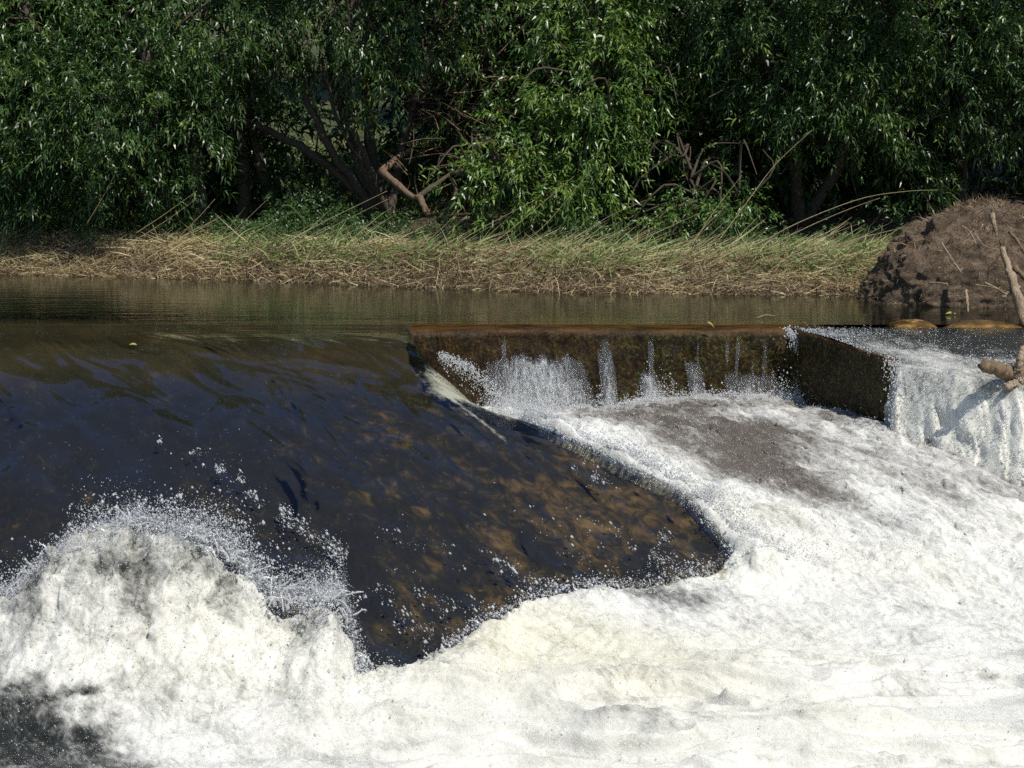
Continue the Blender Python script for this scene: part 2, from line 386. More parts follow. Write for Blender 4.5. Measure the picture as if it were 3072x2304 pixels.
# ---------------------------------------------------------------- ground
BKX = [-30, -14, -6.6, -3.2, .13, 2.2, 4.0, 6, 9, 14, 30]; BKY = [26, 23.3, 21.75, 20.85, 19.45, 19.15, 19.05, 18.6, 17.6, 15, 8]
def bank_y(x): return np.interp(x, BKX, BKY)
def ground_z(x, y):
    s = y-bank_y(x)-.12*noise(x*1.7, x*0, seed=31)
    up = .32*sm(-.05, .60, s)+.10*sm(.5, 2, s)+np.maximum(s-2, 0)*.105
    up = up + .05*fbm(x*1.8, y*1.8, o=4, seed=32)*sm(0, .4, s) + np.maximum(y-45, 0)*.12
    bed = -.75+.1*noise(x, y, seed=33)
    z = np.where(s > -.6, bed*(1-sm(-.6, 0, s))+(up-.02)*sm(-.6, 0, s), bed)
    low = -1.95
    z = np.where(y < 16.9, np.minimum(z, low*sm(16.9, 16.3, y)+z*(1-sm(16.9, 16.3, y))), z)
    near = sm(5.2, 2.0, y); z = z*(1-near)+(.32+.05*fbm(x, y, o=3, seed=35))*near
    side = np.maximum(sm(8.5, 11, x), sm(-13, -17, x))*sm(19, 15, y); z = z*(1-side)+.5*side
    return z
gx = np.concatenate([np.linspace(-90, -14, 20), np.linspace(-13.5, -8, 14), np.linspace(-7.9, 7.9, 230), np.linspace(8.2, 14, 16), np.linspace(15, 90, 18)])
gy = np.concatenate([np.linspace(-40, 1, 12), np.linspace(1.5, 16, 26), np.linspace(16.2, 24, 150), np.linspace(24.2, 40, 60), np.linspace(42, 260, 24)])
X, Y = np.meshgrid(gx, gy)
tag(mesh('ground', np.stack([X, Y, ground_z(X, Y)], -1).reshape(-1, 3), grid(len(gy), len(gx)), GROUND), 'grassy river bank and stream bed', None, kind='structure')

# ---------------------------------------------------------------- weir
weir = empty('weir', 'old low concrete weir with mossy stepped wall across the river', 'weir', (0, 16.2, -1.4))
def local(V): return V-np.array([0, 16.2, -1.4])
ys = np.linspace(9.2, 16.22, 230); us = np.concatenate([np.linspace(0, .3, 30), np.linspace(.31, 1, 230)])
Yg = ys[:, None]*np.ones((1, len(us))); xr = (bnd(ys)-np.interp(ys, [13.0, 13.5, 14.1, 15, 15.6, 16.2], [.0, .32, .52, .20, .10, .0])+.24*sm(13.5, 13.0, ys)-.01)[:, None]
Xg = -13+(xr+13)*us[None]
Zg = slope_z(Xg, Yg)-.05-.05*sm(16, 13.5, Yg)+.02*fbm(Xg*3, Yg*2, o=4, seed=12)
Zg -= .55*np.maximum(0, Xg-bnd(Yg)); Zg[:, -1] = -1.6; Xg[:, -1] += .02
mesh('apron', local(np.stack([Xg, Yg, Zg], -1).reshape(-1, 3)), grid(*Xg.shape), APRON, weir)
prof = np.array([(17.35, -.5), (17.3, -.10), (17.2, -.05), (16.9, -.045), (16.6, -.04), (16.35, -.04), (16.26, -.045), (16.225, -.06), (16.205, -.09)]+[(16.2-.04*k/24, -.12-1.3*k/24) for k in range(25)])
xs = np.linspace(-.97, 2.72, 300); Xg, PI_ = np.meshgrid(xs, np.arange(len(prof)))
Yg = prof[PI_, 0]; Zg = prof[PI_, 1]
dn = .030*fbm(Xg*5, Zg*6, o=5, seed=41)+.030*fbm(Xg*1.3, Zg*1.5, o=2, seed=42)
mesh('crest_wall', local(np.stack([Xg, Yg-.01+dn*(Zg < -.05), Zg+dn*.4*(Yg > 16.2)], -1).reshape(-1, 3)), grid(*Xg.shape), WALL, weir)
prof2 = prof[:9]; xs = np.linspace(-13, -.97, 120); Xg, PI_ = np.meshgrid(xs, np.arange(len(prof2)))
mesh('crest_ledge', local(np.stack([Xg, prof2[PI_, 0], prof2[PI_, 1]-.02+.02*fbm(Xg*2, prof2[PI_, 0]*2, seed=44)], -1).reshape(-1, 3)), grid(*Xg.shape), APRON, weir)
# side pier: flank receding from the crest, then the lip under the fall
foot = [(2.66, 17.2)]+[(float(side_x(y)), y) for y in np.linspace(16.2, 14.36, 90)]+[(float(x), float(np.interp(x, LIPX, LIPY))) for x in np.linspace(3.25, 9, 80)]+[(9, 17.2)]
foot = np.array(foot); nz = 60
zt_ = np.concatenate([[-.03], np.linspace(-.03, -.065, 90), np.full(80, -.22), [-.2]]); cx = np.array([5.5, 16.3])
V = np.zeros((nz+2, len(foot), 3))
for k in range(nz):
    f = foot.copy(); z = -1.6+(zt_+1.6)*k/(nz-1); n = .022*fbm(np.arange(len(foot))*.25, z*7+0*foot[:, 0], o=4, seed=46)+.02*fbm(np.arange(len(foot))*.06, z*2, o=2, seed=47); f[:, 0] -= n
    V[k] = np.column_stack([f, z])
sh = foot+(cx-foot)*.012; V[nz] = np.column_stack([sh, zt_-.006])
sh = foot+(cx-foot)*.35; V[nz+1] = np.column_stack([sh, np.full(len(foot), -.2)])
mesh('side_pier', local(V.reshape(-1, 3)), grid(nz+2, len(foot)), WALL, weir)

# ---------------------------------------------------------------- clear water: upper pool and glassy slope
ys = np.concatenate([np.linspace(9.3, 16.2, 400)])
us = np.concatenate([np.linspace(-12, -5, 20)[:-1], np.linspace(-5, -.9, 230)[:-1]])
nu = 150
rowsX = []
for y in ys:
    b = bnd(y); k = np.linspace(-12, -5, 20)[:-1]
    rowsX.append(np.concatenate([k, np.linspace(-5, b-.5, 230)[:-1], np.linspace(b-.5, b+.55, nu)]))
Xg = np.array(rowsX); Yg = ys[:, None]*np.ones((1, Xg.shape[1]))
D_ = Xg-bnd(Yg); wid = np.interp(Yg, [11, 12.9, 13.5, 14.0, 14.8, 15.6, 16.2], [.04, .04, .55, .90, .50, .30, .10]); st_ = np.interp(Yg, [12.9, 13.5, 14.1, 15, 15.6], [-.05, .30, .50, .18, .08])
drop = sm(0, 1, (D_+st_)/wid); drop = np.where(Yg > 13, .5*drop+.5*np.clip((D_+st_)/wid, 0, 1), drop)
Zt = slope_z(Xg, Yg); Zb = chute_z(Xg, Yg)-.15
Zt = Zt + .015*np.exp(-((D_+.14)/.06)**2)*sm(14.2, 13, Yg)       # rolled rim along the edge
Zg = Zt*(1-drop)+np.minimum(Zb, Zt)*drop
Zg += .012*fbm(Xg*9, Yg*5, o=3, seed=51)*sm(-.35, 0, D_)*sm(15.6, 14.8, Yg)
aer = sm(-.32, .02, D_+np.interp(Yg, [13.2, 13.8, 14.2, 14.8], [-.05, .42, .36, -.02])+.08*noise(Xg*3, Yg*2, seed=5))*sm(12.95, 13.5, Yg+.3*D_)*sm(14.85, 14.35, Yg-.5*(D_+.35)+.15*noise(Xg*6, Yg*6, seed=6))*.9
aer += .35*np.exp(-((D_-.02)/.06)**2)*sm(13.0, 13.4, Yg)*sm(14.5, 13.8, Yg)
sx = np.interp(Yg, [12.7, 13.0, 13.75, 13.9], [.03, -.08, -.55, -.62]); aer += .42*np.exp(-((Xg-sx)/.022)**2)*sm(12.8, 13.0, Yg)*sm(13.9, 13.6, Yg)
V1 = np.stack([Xg, Yg, Zg], -1).reshape(-1, 3); F1 = grid(*Xg.shape)
yp = np.linspace(16.2, 27, 60); xp = np.linspace(-31, 31, 120); Xp, Yp = np.meshgrid(xp, yp)
V2 = np.stack([Xp, Yp, 0*Xp], -1).reshape(-1, 3)
cxp = (Xp[:-1, :-1]+Xp[1:, 1:])/2; cyp = (Yp[:-1, :-1]+Yp[1:, 1:])/2
F2 = grid(60, 120, len(V1))
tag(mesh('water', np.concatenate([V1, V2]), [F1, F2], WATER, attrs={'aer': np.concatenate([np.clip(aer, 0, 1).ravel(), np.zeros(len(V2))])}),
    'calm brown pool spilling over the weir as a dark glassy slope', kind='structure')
# the river below, all round the broken water
xq = np.concatenate([np.linspace(-30, -5, 30), np.linspace(-4.6, 6, 60), np.linspace(6.5, 12, 12)]); yq = np.linspace(2.5, 13, 50)
Xq, Yq = np.meshgrid(xq, yq)
Fq = grid(*Xq.shape); Cq = np.stack([Xq, Yq], -1).reshape(-1, 2)[Fq].mean(1); Fq = Fq[~((Cq[:, 0] > -6.2) & (Cq[:, 0] < 6.6) & (Cq[:, 1] > 5.6))]
tag(mesh('river', np.stack([Xq, Yq, -1.42+.05*fbm(Xq, Yq*1.5, o=3, seed=61)], -1).reshape(-1, 3), Fq, FOAM,
         attrs={'foam': np.clip(.75+.4*fbm(Xq*.6, Yq*.8, o=3, seed=62), 0, 1).ravel(), 'tint': np.full(Xq.size, .3)}), 'foamy river below the weir', kind='structure')

# ---------------------------------------------------------------- broken white water
fx = np.concatenate([np.linspace(-6.5, -3.7, 70)[:-1], np.linspace(-3.7, 4.1, 700), np.linspace(4.1, 7, 60)[1:]]); fy = np.concatenate([np.linspace(5.2, 7.8, 60)[:-1], np.linspace(7.8, 16.2, 680)])
X, Y = np.meshgrid(fx, fy)
Zb = foam_base(X, Y)
warpx = .25*noise(X*1.4, Y*1.4, seed=71); warpy = .25*noise(X*1.4, Y*1.4, seed=72)
plume = np.exp(-((Y-9.8)/.85)**2)*sm(-.5, -.9, X)
fall_toe = sm(12.9, 12.4, Y)*sm(11.4, 12, Y)*sm(2.8, 3.4, X)
chute = sm(11.3, 12, Y)
calm = sm(10.1, 9.0, Y-.10*X)*sm(-1.5, -.3, X)
turb = np.clip(.45+.55*plume+.35*chute+.3*np.exp(-((Y-ridge_y(X))/.4)**2)-.33*calm, .1, 1.4)
cF, sF = math.cos(FLOW), math.sin(FLOW); UU = X*cF+Y*sF; VV = -X*sF+Y*cF
r1 = 1-np.abs(fbm(X*2.1+warpx*3, Y*2.6+warpy*3, o=3, seed=73))*2
h1 = fbm(X*3.2+warpx*4, Y*4.0, Zb*2, o=3, seed=74); h2 = fbm(X*11+warpx*6, Y*9, Zb*9, o=3, seed=75); h3 = noise(X*38, Y*30, Zb*30, seed=76)
turb = turb*(1-.8*np.exp(-((X-bnd(Y)+.02)/.10)**2)*sm(11.2, 11.6, Y)*sm(14.2, 13.5, Y))
h1 = h1*(1-chute)+chute*fbm(UU*4.2+warpx*2, VV*1.3, o=3, seed=174); h2 = h2*(1-chute)+chute*fbm(UU*13+warpx*3, VV*3.8, o=3, seed=175); h3 = h3*(1-chute)+chute*noise(UU*42, VV*13, seed=176)
Z = Zb + turb*(.062*h1+.042*h2+.014*h3) + .03*(r1-.5)*turb
wx = X+.35*noise(X*1.1, Y*1.7, seed=78)+.12*noise(X*4, Y*5, seed=98); wy = Y+.22*noise(X*1.3, Y*1.3, seed=79)+.05*noise(X*5, Y*5, seed=99)
rid = lambda fx_, fy_, sd: np.maximum(0, 1-np.abs(noise(wx*fx_+.35*wy, wy*fy_+.5*wx, seed=sd))*2.4)
bil = .55*rid(.8, 3.2, 77)**1.3+.40*rid(1.7, 6.5, 80)+.5*noise(wx*.7, wy*1.6, seed=67)
Z += np.maximum(calm, .18)*.13*bil*(1-.6*plume)
dx = turb*(.03*noise(X*9, Y*9, Z*9, seed=82)+.02*noise(X*22, Y*22, seed=83)); dy = turb*(.03*noise(X*9, Y*9, Z*9, seed=84))
foam = .88+.15*h1+.12*noise(X*1.1+5, Y*1.9, seed=191)+.10*calm
foam -= .60*sm(-1.85, -2.25, X+.75*(Y-8.5)+.30*h1+.12*h2)*sm(9.12, 8.80, Y+.2*h1)                     # darker trough at the near left
foam -= .26*plume*sm(-1.55, -1.0, X)*(.6+.5*h1)*sm(-1.2, -.8, Zb)
foam -= .34*plume*sm(-1.05, -.6, Zb)+.20*plume*sm(.1, .5, noise(X*4.2, Y*4.2, seed=186))
foam -= .22*plume*sm(.2, .6, noise(X*1.7+3, Y*1.7, seed=85))
foam -= .15*calm*sm(.12, .5, noise(wx*1.3+3, wy*6.5+.6*X, seed=187))+.10*calm*sm(.2, .5, noise(wx*2.6, wy*13, seed=188))
foam -= .42*np.exp(-((X-1.05)/.55)**2-((Y-10.85)/.28)**2)
foam -= .20*np.exp(-((X+.45)/.35)**2-((Y-9.75)/.25)**2)
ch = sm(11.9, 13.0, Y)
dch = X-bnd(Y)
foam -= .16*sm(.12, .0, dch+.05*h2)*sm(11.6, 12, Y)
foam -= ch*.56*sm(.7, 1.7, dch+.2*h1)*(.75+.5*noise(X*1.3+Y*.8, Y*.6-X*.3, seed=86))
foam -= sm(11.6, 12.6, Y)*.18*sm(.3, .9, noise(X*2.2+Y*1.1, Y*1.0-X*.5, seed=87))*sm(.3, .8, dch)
foam += .3*sm(15.4, 16.1, Y)*ch
tint = np.clip(.18+.9*np.exp(-((X-.35)/.9)**2-((Y-9.85)/.6)**2)+.25*noise(X*1.1, Y*1.4, seed=88)+.12*calm-.25*ch, 0, 1)
V = np.stack([X+dx, Y+dy, Z], -1).reshape(-1, 3)
F = grid(*X.shape)
fc = (X[:-1, :-1].ravel(), Y[:-1, :-1].ravel(), Z[:-1, :-1].ravel())
hid = (fc[0] < bnd(fc[1])-.35) & (fc[2] < slope_z(fc[0], fc[1])-.30)
hid |= (fc[0] > side_x(fc[1])+.35) & (fc[1] > 13.0)
F = F[~hid]
FH = (fx, fy, Z)
def foam_h(x, y):
    i = np.clip(np.searchsorted(fx, x), 1, len(fx)-1); j = np.clip(np.searchsorted(fy, y), 1, len(fy)-1); return Z[j, i]
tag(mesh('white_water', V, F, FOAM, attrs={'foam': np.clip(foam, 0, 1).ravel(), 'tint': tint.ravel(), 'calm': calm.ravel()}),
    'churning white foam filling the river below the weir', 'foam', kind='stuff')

# ---------------------------------------------------------------- fall over the right-hand lip
ny = 330; ya = np.linspace(11.6, 16.2, ny); rows = []
for y in ya:
    s0 = side_x(y)+(.035 if y > 14.3 else -.03)-(.12 if y < 14.3 else 0)*sm(14.3, 14.0, y)
    rows.append(np.concatenate([s0+np.linspace(0, .25, 26)[:-1], np.linspace(s0+.25, 5.2, 190)[:-1], np.linspace(5.2, 9, 30)]))
X2 = np.array(rows); Y2 = ya[:, None]*np.ones((1, X2.shape[1])); S0 = X2[:, :1]
Zf = fall_z(X2, Y2); dl = np.interp(X2, LIPX, LIPY)-Y2
fallm = sm(-.1, .35, dl)
tz = .014*(1-fallm)*sm(16.1, 15.2, Y2)+.045*fallm
Zf = Zf + tz*(fbm(X2*6, Y2*5, Zf*4, o=4, seed=91)*1.6) + .05*sm(-1.4, -.1, -np.abs(dl))*noise(X2*1.5, Y2*2.5, seed=92)*sm(16, 15.3, Y2) + .028*fbm(X2*14, Y2*3, o=2, seed=95)*fallm
dxy = fallm*.03*noise(X2*12, Zf*6, seed=93); dyy = fallm*(.08*fbm(X2*7, Zf*1.6, Y2*.5, o=3, seed=94)+.05*fbm(X2*22, Zf*6, o=2, seed=194))
side = sm(0, .10, X2-S0)*sm(14.4, 14.1, Y2)+sm(14.1, 14.4, Y2)
Zf = Zf*side + (1-side)*np.minimum(Zf, -1.25)
ff = .10+.12*fallm+.30*sm(16.0, 15.0, Y2)*sm(.8, -.2, X2-side_x(Y2)-.4*(16.2-Y2)*.5)+.16*sm(15.3, 14.3, Y2) + .30*fallm+.20*sm(.25, .9, dl)+.25*sm(.8, 1.3, dl)
ff += .16*fbm(X2*3, Zf*1.5+Y2, o=3, seed=96)+.34*fallm*fbm(X2*9, Zf*2.2, o=3, seed=196)+.14*fallm
ff -= .4*np.exp(-((X2-S0)/.10)**2)*sm(14.2, 14.5, Y2)
ff -= .25*np.exp(-((dl-.50)/.22)**2)*sm(4.1, 3.5, X2)
tag(mesh('waterfall', np.stack([X2+dxy, Y2-dyy, Zf], -1).reshape(-1, 3), grid(*X2.shape), FOAM,
         attrs={'foam': np.clip(ff, 0, 1).ravel(), 'tint': np.clip(.3+0*ff, 0, 1).ravel(), 'clear': np.full(ff.size, 1.)}),
    'white curtain of water plunging over the lip beside the dark pier', 'waterfall', kind='structure')

# ---------------------------------------------------------------- small cascades down the mossy wall
def cascade(px0, px1, rt, rb, label, lean=.06, fo=.5, seed=0):
    a = at(px0, 329, D=16.15); b = at(px1, 329, D=16.15); zb = at(px0, rb, D=16.0)[2]-.14; zt = -.06
    z1 = at(px0, rt, D=16.12)[2]; tc = (zt-z1)/(zt-zb)
    nx = max(10, int((b[0]-a[0])/.008)); nzz = 90
    u, t = np.meshgrid(np.linspace(0, 1, nx), np.linspace(0, 1, nzz))
    z = zt*(1-t)+zb*t; tt = np.clip((t-tc)/(1-tc), 0, 1)
    x = (a[0]+b[0])/2+(u-.5)*(b[0]-a[0])*(1+.25*tt)+lean*tt+.010*noise(u*nx*.1, t*4, seed=seed+1)
    y = 16.165-.02*sm(0, .1, t)-.10*tt**1.5-.03*np.sin(u*math.pi)*tt-.030*fbm(x*16, z*4, o=3, seed=seed+2)*sm(0, .15, tt)
    top = tc+.05*noise(u*nx*.10, 0*u, seed=seed)+.03*noise(u*nx*.35, 0*u, seed=seed+4)
    body = fo*np.clip(np.sin(u*math.pi), 0, 1)**.5*sm(0, .10, t-top)+.25*tt
    thread = .34*sm(.25, .6, noise(u*nx*.16, t*.8, seed=seed+5))*sm(0, .25, t)
    f = np.clip(np.maximum(body, thread)*sm(0, .1, u)*sm(1, .9, u), 0, 1)
    o = mesh('cascade', np.stack([x, y, z], -1).reshape(-1, 3)-np.array([a[0], 16.1, zb]), grid(nzz, nx), SHEET, attrs={'foam': f.ravel()})
    o.location = (a[0], 16.1, zb)
    return tag(o, label, 'waterfall', 'small cascades down the mossy weir wall')
cascade(483, 584, 356, 404, 'broadest sparkling cascade on the wall, next to the glassy slope', .08, .95, 100)
cascade(597, 613, 352, 408, 'narrow streak of water just right of the broadest cascade', .07, .8, 110)
cascade(636, 660, 374, 416, 'short white cascade alone in the middle of the mossy wall', .12, .9, 120)
cascade(684, 700, 362, 410, 'thin misty streak of falling water right of the wall middle', .12, .7, 130)
cascade(722, 778, 372, 404, 'low ragged cascade on the wall left of the dark pier', .10, .7, 140)

# ---------------------------------------------------------------- flying drops
OV = np.array([(1, 0, 0), (-1, 0, 0), (0, 1, 0), (0, -1, 0), (0, 0, 1), (0, 0, -1)], float)
OF = np.array([(0, 2, 4), (2, 1, 4), (1, 3, 4), (3, 0, 4), (2, 0, 5), (1, 2, 5), (3, 1, 5), (0, 3, 5)])
drops = []
def add_drops(P, rmed=.0032, sig=.45, stretch=1.5, dirv=(.5, -.5, -.4)):
    n = len(P); r = np.exp(rng.normal(math.log(rmed), sig, n)); r = np.minimum(r, .014)
    drops.append((P, r, 1+rng.random(n)*(stretch-1), np.array(dirv)/np.linalg.norm(dirv)))
def ex(n, s): return rng.exponential(s, n)
# crest of the near-left surge
n = 9000; x = rng.uniform(-3.3, -.75, n); zt = np.interp(x, PLX, PLZ)
cl = noise(x*4, x*0, seed=201)*.5+.5
P = np.column_stack([x+rng.normal(0, .02, n), 9.85+rng.normal(0, .13, n), zt-.05+ex(n, .055)*(.3+1.4*cl)])
add_drops(P, .0025, .6)
n = 40000; x = rng.uniform(-3.3, -.72, n); zt = np.interp(x, PLX, PLZ); cl = noise(x*7, x*0, seed=205)*.5+.5
add_drops(np.column_stack([x, 9.85+rng.normal(0, .16, n), zt-.08+ex(n, .05)*(.2+1.3*cl)]), .0017, .35)
n = 2500; x = rng.uniform(-3.4, -.6, n); y = rng.normal(9.6, .45, n); add_drops(np.column_stack([x, y, foam_h(x, y)+ex(n, .022)]), .0032)
n = 1500; x = rng.uniform(-1.25, -.84, n); y = rng.normal(9.75, .18, n); add_drops(np.column_stack([x, y, foam_h(x, y)+rng.uniform(0, .12, n)]), .0042)
# threads and tongues of water tearing off the surge
LG = Acc()
for k in range(230):
    if k < 170: x0 = rng.uniform(-3.0, -.72); z0 = np.interp(x0, PLX, PLZ)-.06; y0 = 9.8+rng.normal(0, .1)
    else: x0 = rng.uniform(-.6, 1.7); y0 = ridge_y(x0)-.1; z0 = float(foam_h(np.array([x0]), np.array([y0]))[0])-.02
    L = rng.uniform(.05, .17)*(1 if k < 170 else .6); an = rng.normal(1.45, .6); m = 9; t = np.linspace(0, 1, m)
    pts = np.column_stack([x0+L*t*math.cos(an)+rng.normal(0, .02)*t*t*2, y0+rng.normal(0, .03)*t, z0+L*t*math.sin(an)-.35*L*t*t+.006*np.sin(t*9+k)])
    rr = rng.uniform(.004, .011)*(1-.75*t)+.004*(np.sin(t*rng.uniform(8, 20)+k) > .6); rr[-1] *= 1.4
    add_tube(LG, pts, rr, 6, .3, k)
tag(LG.build('torn_water', DROP), 'threads of water tearing off the surge crest', 'spray', kind='stuff')
# arcs thrown off the surge
for k in range(60):
    x0 = rng.uniform(-3.0, -.7); z0 = np.interp(x0, PLX, PLZ)-.02; m = rng.integers(8, 40); t = np.linspace(0, 1, m)+rng.normal(0, .02, m)
    vx = rng.normal(.02, .10); h = rng.uniform(.04, .17); w = rng.uniform(.02, .14)
    P = np.column_stack([x0+vx*t+w*np.sin(t*3)*.5, np.full(m, 9.85)+rng.normal(0, .01, m), z0+h*4*t*(1-t*.6)/1.6+rng.normal(0, .006, m)])
    add_drops(P, .0028, .6)
# scattered over the whole broken surface
n = 22000; x = rng.uniform(-3.6, 4.2, n); y = rng.uniform(8.1, 12.4, n); ok = y < ridge_y(x)+.05; x, y = x[ok], y[ok]
add_drops(np.column_stack([x, y, foam_h(x, y)+ex(len(x), .012)]), .0017, .5)
n = 4500; x = rng.uniform(-.42, 2.2, n); y = ridge_y(x)+rng.normal(-.02, .08, n); add_drops(np.column_stack([x, y, foam_h(x, y-.1)+ex(n, .03)]), .0024, .6)
n = 14000; y = rng.uniform(11.5, 16.1, n); x = bnd(y)+rng.random(n)*(side_x(y)-bnd(y)); add_drops(np.column_stack([x, y, foam_h(x, y)+ex(n, .015)]), .0020, .5)
n = 9000; y = rng.uniform(11.6, 14.6, n); x = bnd(y)+.05+ex(n, .15); x = np.minimum(x, side_x(y)-.05); add_drops(np.column_stack([x, y, foam_h(x, y)+ex(n, .03)]), .0034)
n = 7000; x = rng.uniform(-.2, 2.8, n); y = np.full(n, 16.0)-ex(n, .12); w = .35+.65*(noise(x*3, x*0, seed=210) > -.2)
add_drops(np.column_stack([x, y, foam_h(x, y)+ex(n, .07)*w]), .0036)
n = 14000; x = rng.uniform(3.2, 5.2, n); y = rng.uniform(11.8, 14.2, n); x = np.maximum(x, side_x(y)); add_drops(np.column_stack([x, y-.04, fall_z(x, y)+ex(n, .03)]), .0036)
n = 4500; y = rng.uniform(14.2, 16.1, n); x = side_x(y)+ex(n, .35); add_drops(np.column_stack([x, y, fall_z(x, y)+ex(n, .010)]), .0026)
for k in range(1500):
    t = rng.random(); p = at(np.interp(t, [0, .35, .6, 1], [440, 464, 480, 508])+rng.normal(0, 1.6+5*t), np.interp(t, [0, .35, .6, 1], [353, 361, 371, 399])+rng.normal(0, 1.5)+rng.exponential(3+8*t), D=14.35-.25*rng.random()); drops.append((p[None], np.array([rng.uniform(.0015, .006)]), np.array([1.5]), np.array([.5, -.3, -.6])))
n = 9000; y = rng.uniform(11.3, 13.6, n); d_ = rng.normal(.02, .05, n); add_drops(np.column_stack([bnd(y)+d_, y, slope_z(bnd(y), y)-.35*np.maximum(d_, 0)+ex(n, .012)]), .0022, .55, 2.2)
# trickle down the corner between wall and pier, and along the pier edge
for k in range(900):
    t = rng.random(); p = at(789+30*t**1.1+rng.normal(0, 3.5), 328+55*t+rng.normal(0, 2), D=16.1-.1*rng.random()); drops.append((p[None], np.array([rng.uniform(.003, .008)]), np.array([1.5]), np.array([.3, 0, -.95])))
for k in range(500):
    t = rng.random(); p = at(893+rng.normal(0, 6)+8*t, 356+75*t, D=14.1-.15*rng.random()); drops.append((p[None], np.array([rng.uniform(.003, .007)]), np.array([1.6]), np.array([.2, 0, -.95])))
# splashes riding on the glassy slope: (px,row,spread px,spread row,count)
_rows = 384-FPX*np.tan(np.arctan2(slope_z(0*_fy-1, _fy)-CAMZ, _fy)+PITCH)
def slope_pt(px, row):
    y = np.interp(-np.asarray(row, float), -_rows[::-1][::-1][np.argsort(-_rows)], _fy[np.argsort(-_rows)])
    c, s = math.cos(PITCH), math.sin(PITCH); b = np.asarray(row)-384
    x = (np.asarray(px)-512)*y/(FPX*c-b*s); return x, y
for (a, b, sa, sb, n_) in [(204, 462, 11, 8, 260), (220, 470, 8, 6, 120), (236, 478, 13, 8, 240), (250, 492, 8, 7, 130), (262, 500, 14, 9, 60), (272, 512, 14, 7, 110), (290, 514, 14, 9, 220), (158, 440, 4, 8, 12), (583, 470, 10, 5, 120), (600, 482, 16, 9, 110), (596, 474, 14, 9, 60),
                           (420, 545, 40, 16, 110), (470, 562, 30, 12, 80), (565, 550, 25, 9, 50), (672, 545, 16, 14, 260), (655, 560, 20, 10, 130), (505, 565, 22, 10, 120), (545, 585, 40, 8, 160), (440, 600, 45, 22, 260),
                           (330, 545, 22, 14, 260), (345, 560, 14, 14, 240), (300, 530, 30, 14, 130), (120, 495, 3, 9, 26), (560, 525, 60, 25, 60), (450, 640, 40, 14, 260), (400, 610, 30, 26, 200), (625, 540, 40, 16, 90), (170, 505, 55, 8, 130), (700, 575, 35, 10, 200), (395, 440, 4, 4, 8), (350, 455, 120, 22, 26)]:
    q = rng.normal(0, 1, (n_, 2)); px = a+q[:, 0]*sa*.6+q[:, 1]*sa*.35; rw = b+q[:, 1]*sb*.7+q[:, 0]*sb*.25
    x, y = slope_pt(px, rw); k_ = noise(x*11, y*8, seed=220) > .0; x, y = x[k_], y[k_]; n_ = len(x); add_drops(np.column_stack([x, y, slope_z(x, y)+.006+ex(n_, .010)]), .0023, .65, 3.2)
A = Acc()
P = np.concatenate([d[0] for d in drops]); r = np.concatenate([d[1] for d in drops]); st = np.concatenate([d[2] for d in drops])
dv = np.concatenate([np.tile(d[3], (len(d[0]), 1)) for d in drops]); n = len(P)
base = OV[None]*r[:, None, None]*rng.uniform(.8, 1.25, (n, 6, 1))
th = rng.uniform(0, 6.28, n)[:, None]; bx = base[..., 0]*np.cos(th)-base[..., 1]*np.sin(th); by = base[..., 0]*np.sin(th)+base[..., 1]*np.cos(th)
base = np.stack([bx, by, base[..., 2]], -1)
dot = (base*dv[:, None]).sum(-1, keepdims=True); base = base+dv[:, None]*dot*(st[:, None, None]-1)
V = (P[:, None]+base).reshape(-1, 3); F = (OF[None]+6*np.arange(n)[:, None, None]).reshape(-1, 3)
tag(mesh('spray', V, F, DROP), 'flying droplets thrown up by the white water', 'spray', kind='stuff')
print('drops', n)

# ---------------------------------------------------------------- willows
def unit(v): return v/(np.linalg.norm(v, axis=-1, keepdims=True)+1e-9)
def sprigs(O, Dv, K=12, L=.30, leaf=(.085, .15), wid=.021, droop=.38, tone=.5):
    """leafy shoots: O origins (n,3), Dv directions -> leaf triangles"""
    n = len(O); t = (np.arange(K)+.4)/K
    Ls = L*rng.uniform(.6, 1.4, n)
    pos = O[:, None]+Dv[:, None]*(Ls[:, None]*t[None])[..., None]
    pos[..., 2] -= droop*Ls[:, None]*t[None]**2
    sd = unit(np.cross(Dv, np.array([0, 0, 1.])+rng.normal(0, .4, (n, 3))))
    ang = np.arange(K)*2.4
    up = unit(np.cross(sd, Dv))
    lat = sd[:, None]*np.cos(ang)[None, :, None]+up[:, None]*np.sin(ang)[None, :, None]
    ld = unit(Dv[:, None]*.75+lat*.75+rng.normal(0, .25, (n, K, 3))+np.array([0, 0, -.30]))
    ll = rng.uniform(*leaf, (n, K, 1))*(1-.35*np.abs(t-.45))[None, :, None]
    nn = unit(np.array([.1, -.25, 1.])+rng.normal(0, .55, (n, K, 3)))
    wv = unit(np.cross(ld, nn))*wid*.5*rng.uniform(.7, 1.3, (n, K, 1))
    up2 = unit(np.cross(wv, ld))
    tip = pos+ld*ll+np.array([0, 0, -.22])*ll
    mid = pos+ld*ll*.42+up2*ll*.05
    V = np.stack([pos, mid-wv, tip, mid+wv], 2).reshape(-1, 3)
    b = 4*np.arange(n*K)[:, None]
    F = np.concatenate([b+np.array([[0, 1, 3]]), b+np.array([[1, 2, 3]])])
    a = np.repeat(np.clip(tone+np.repeat(rng.normal(0, .16, n), K)+rng.normal(0, .12, n*K), 0, 1), 4)
    return V, F, a
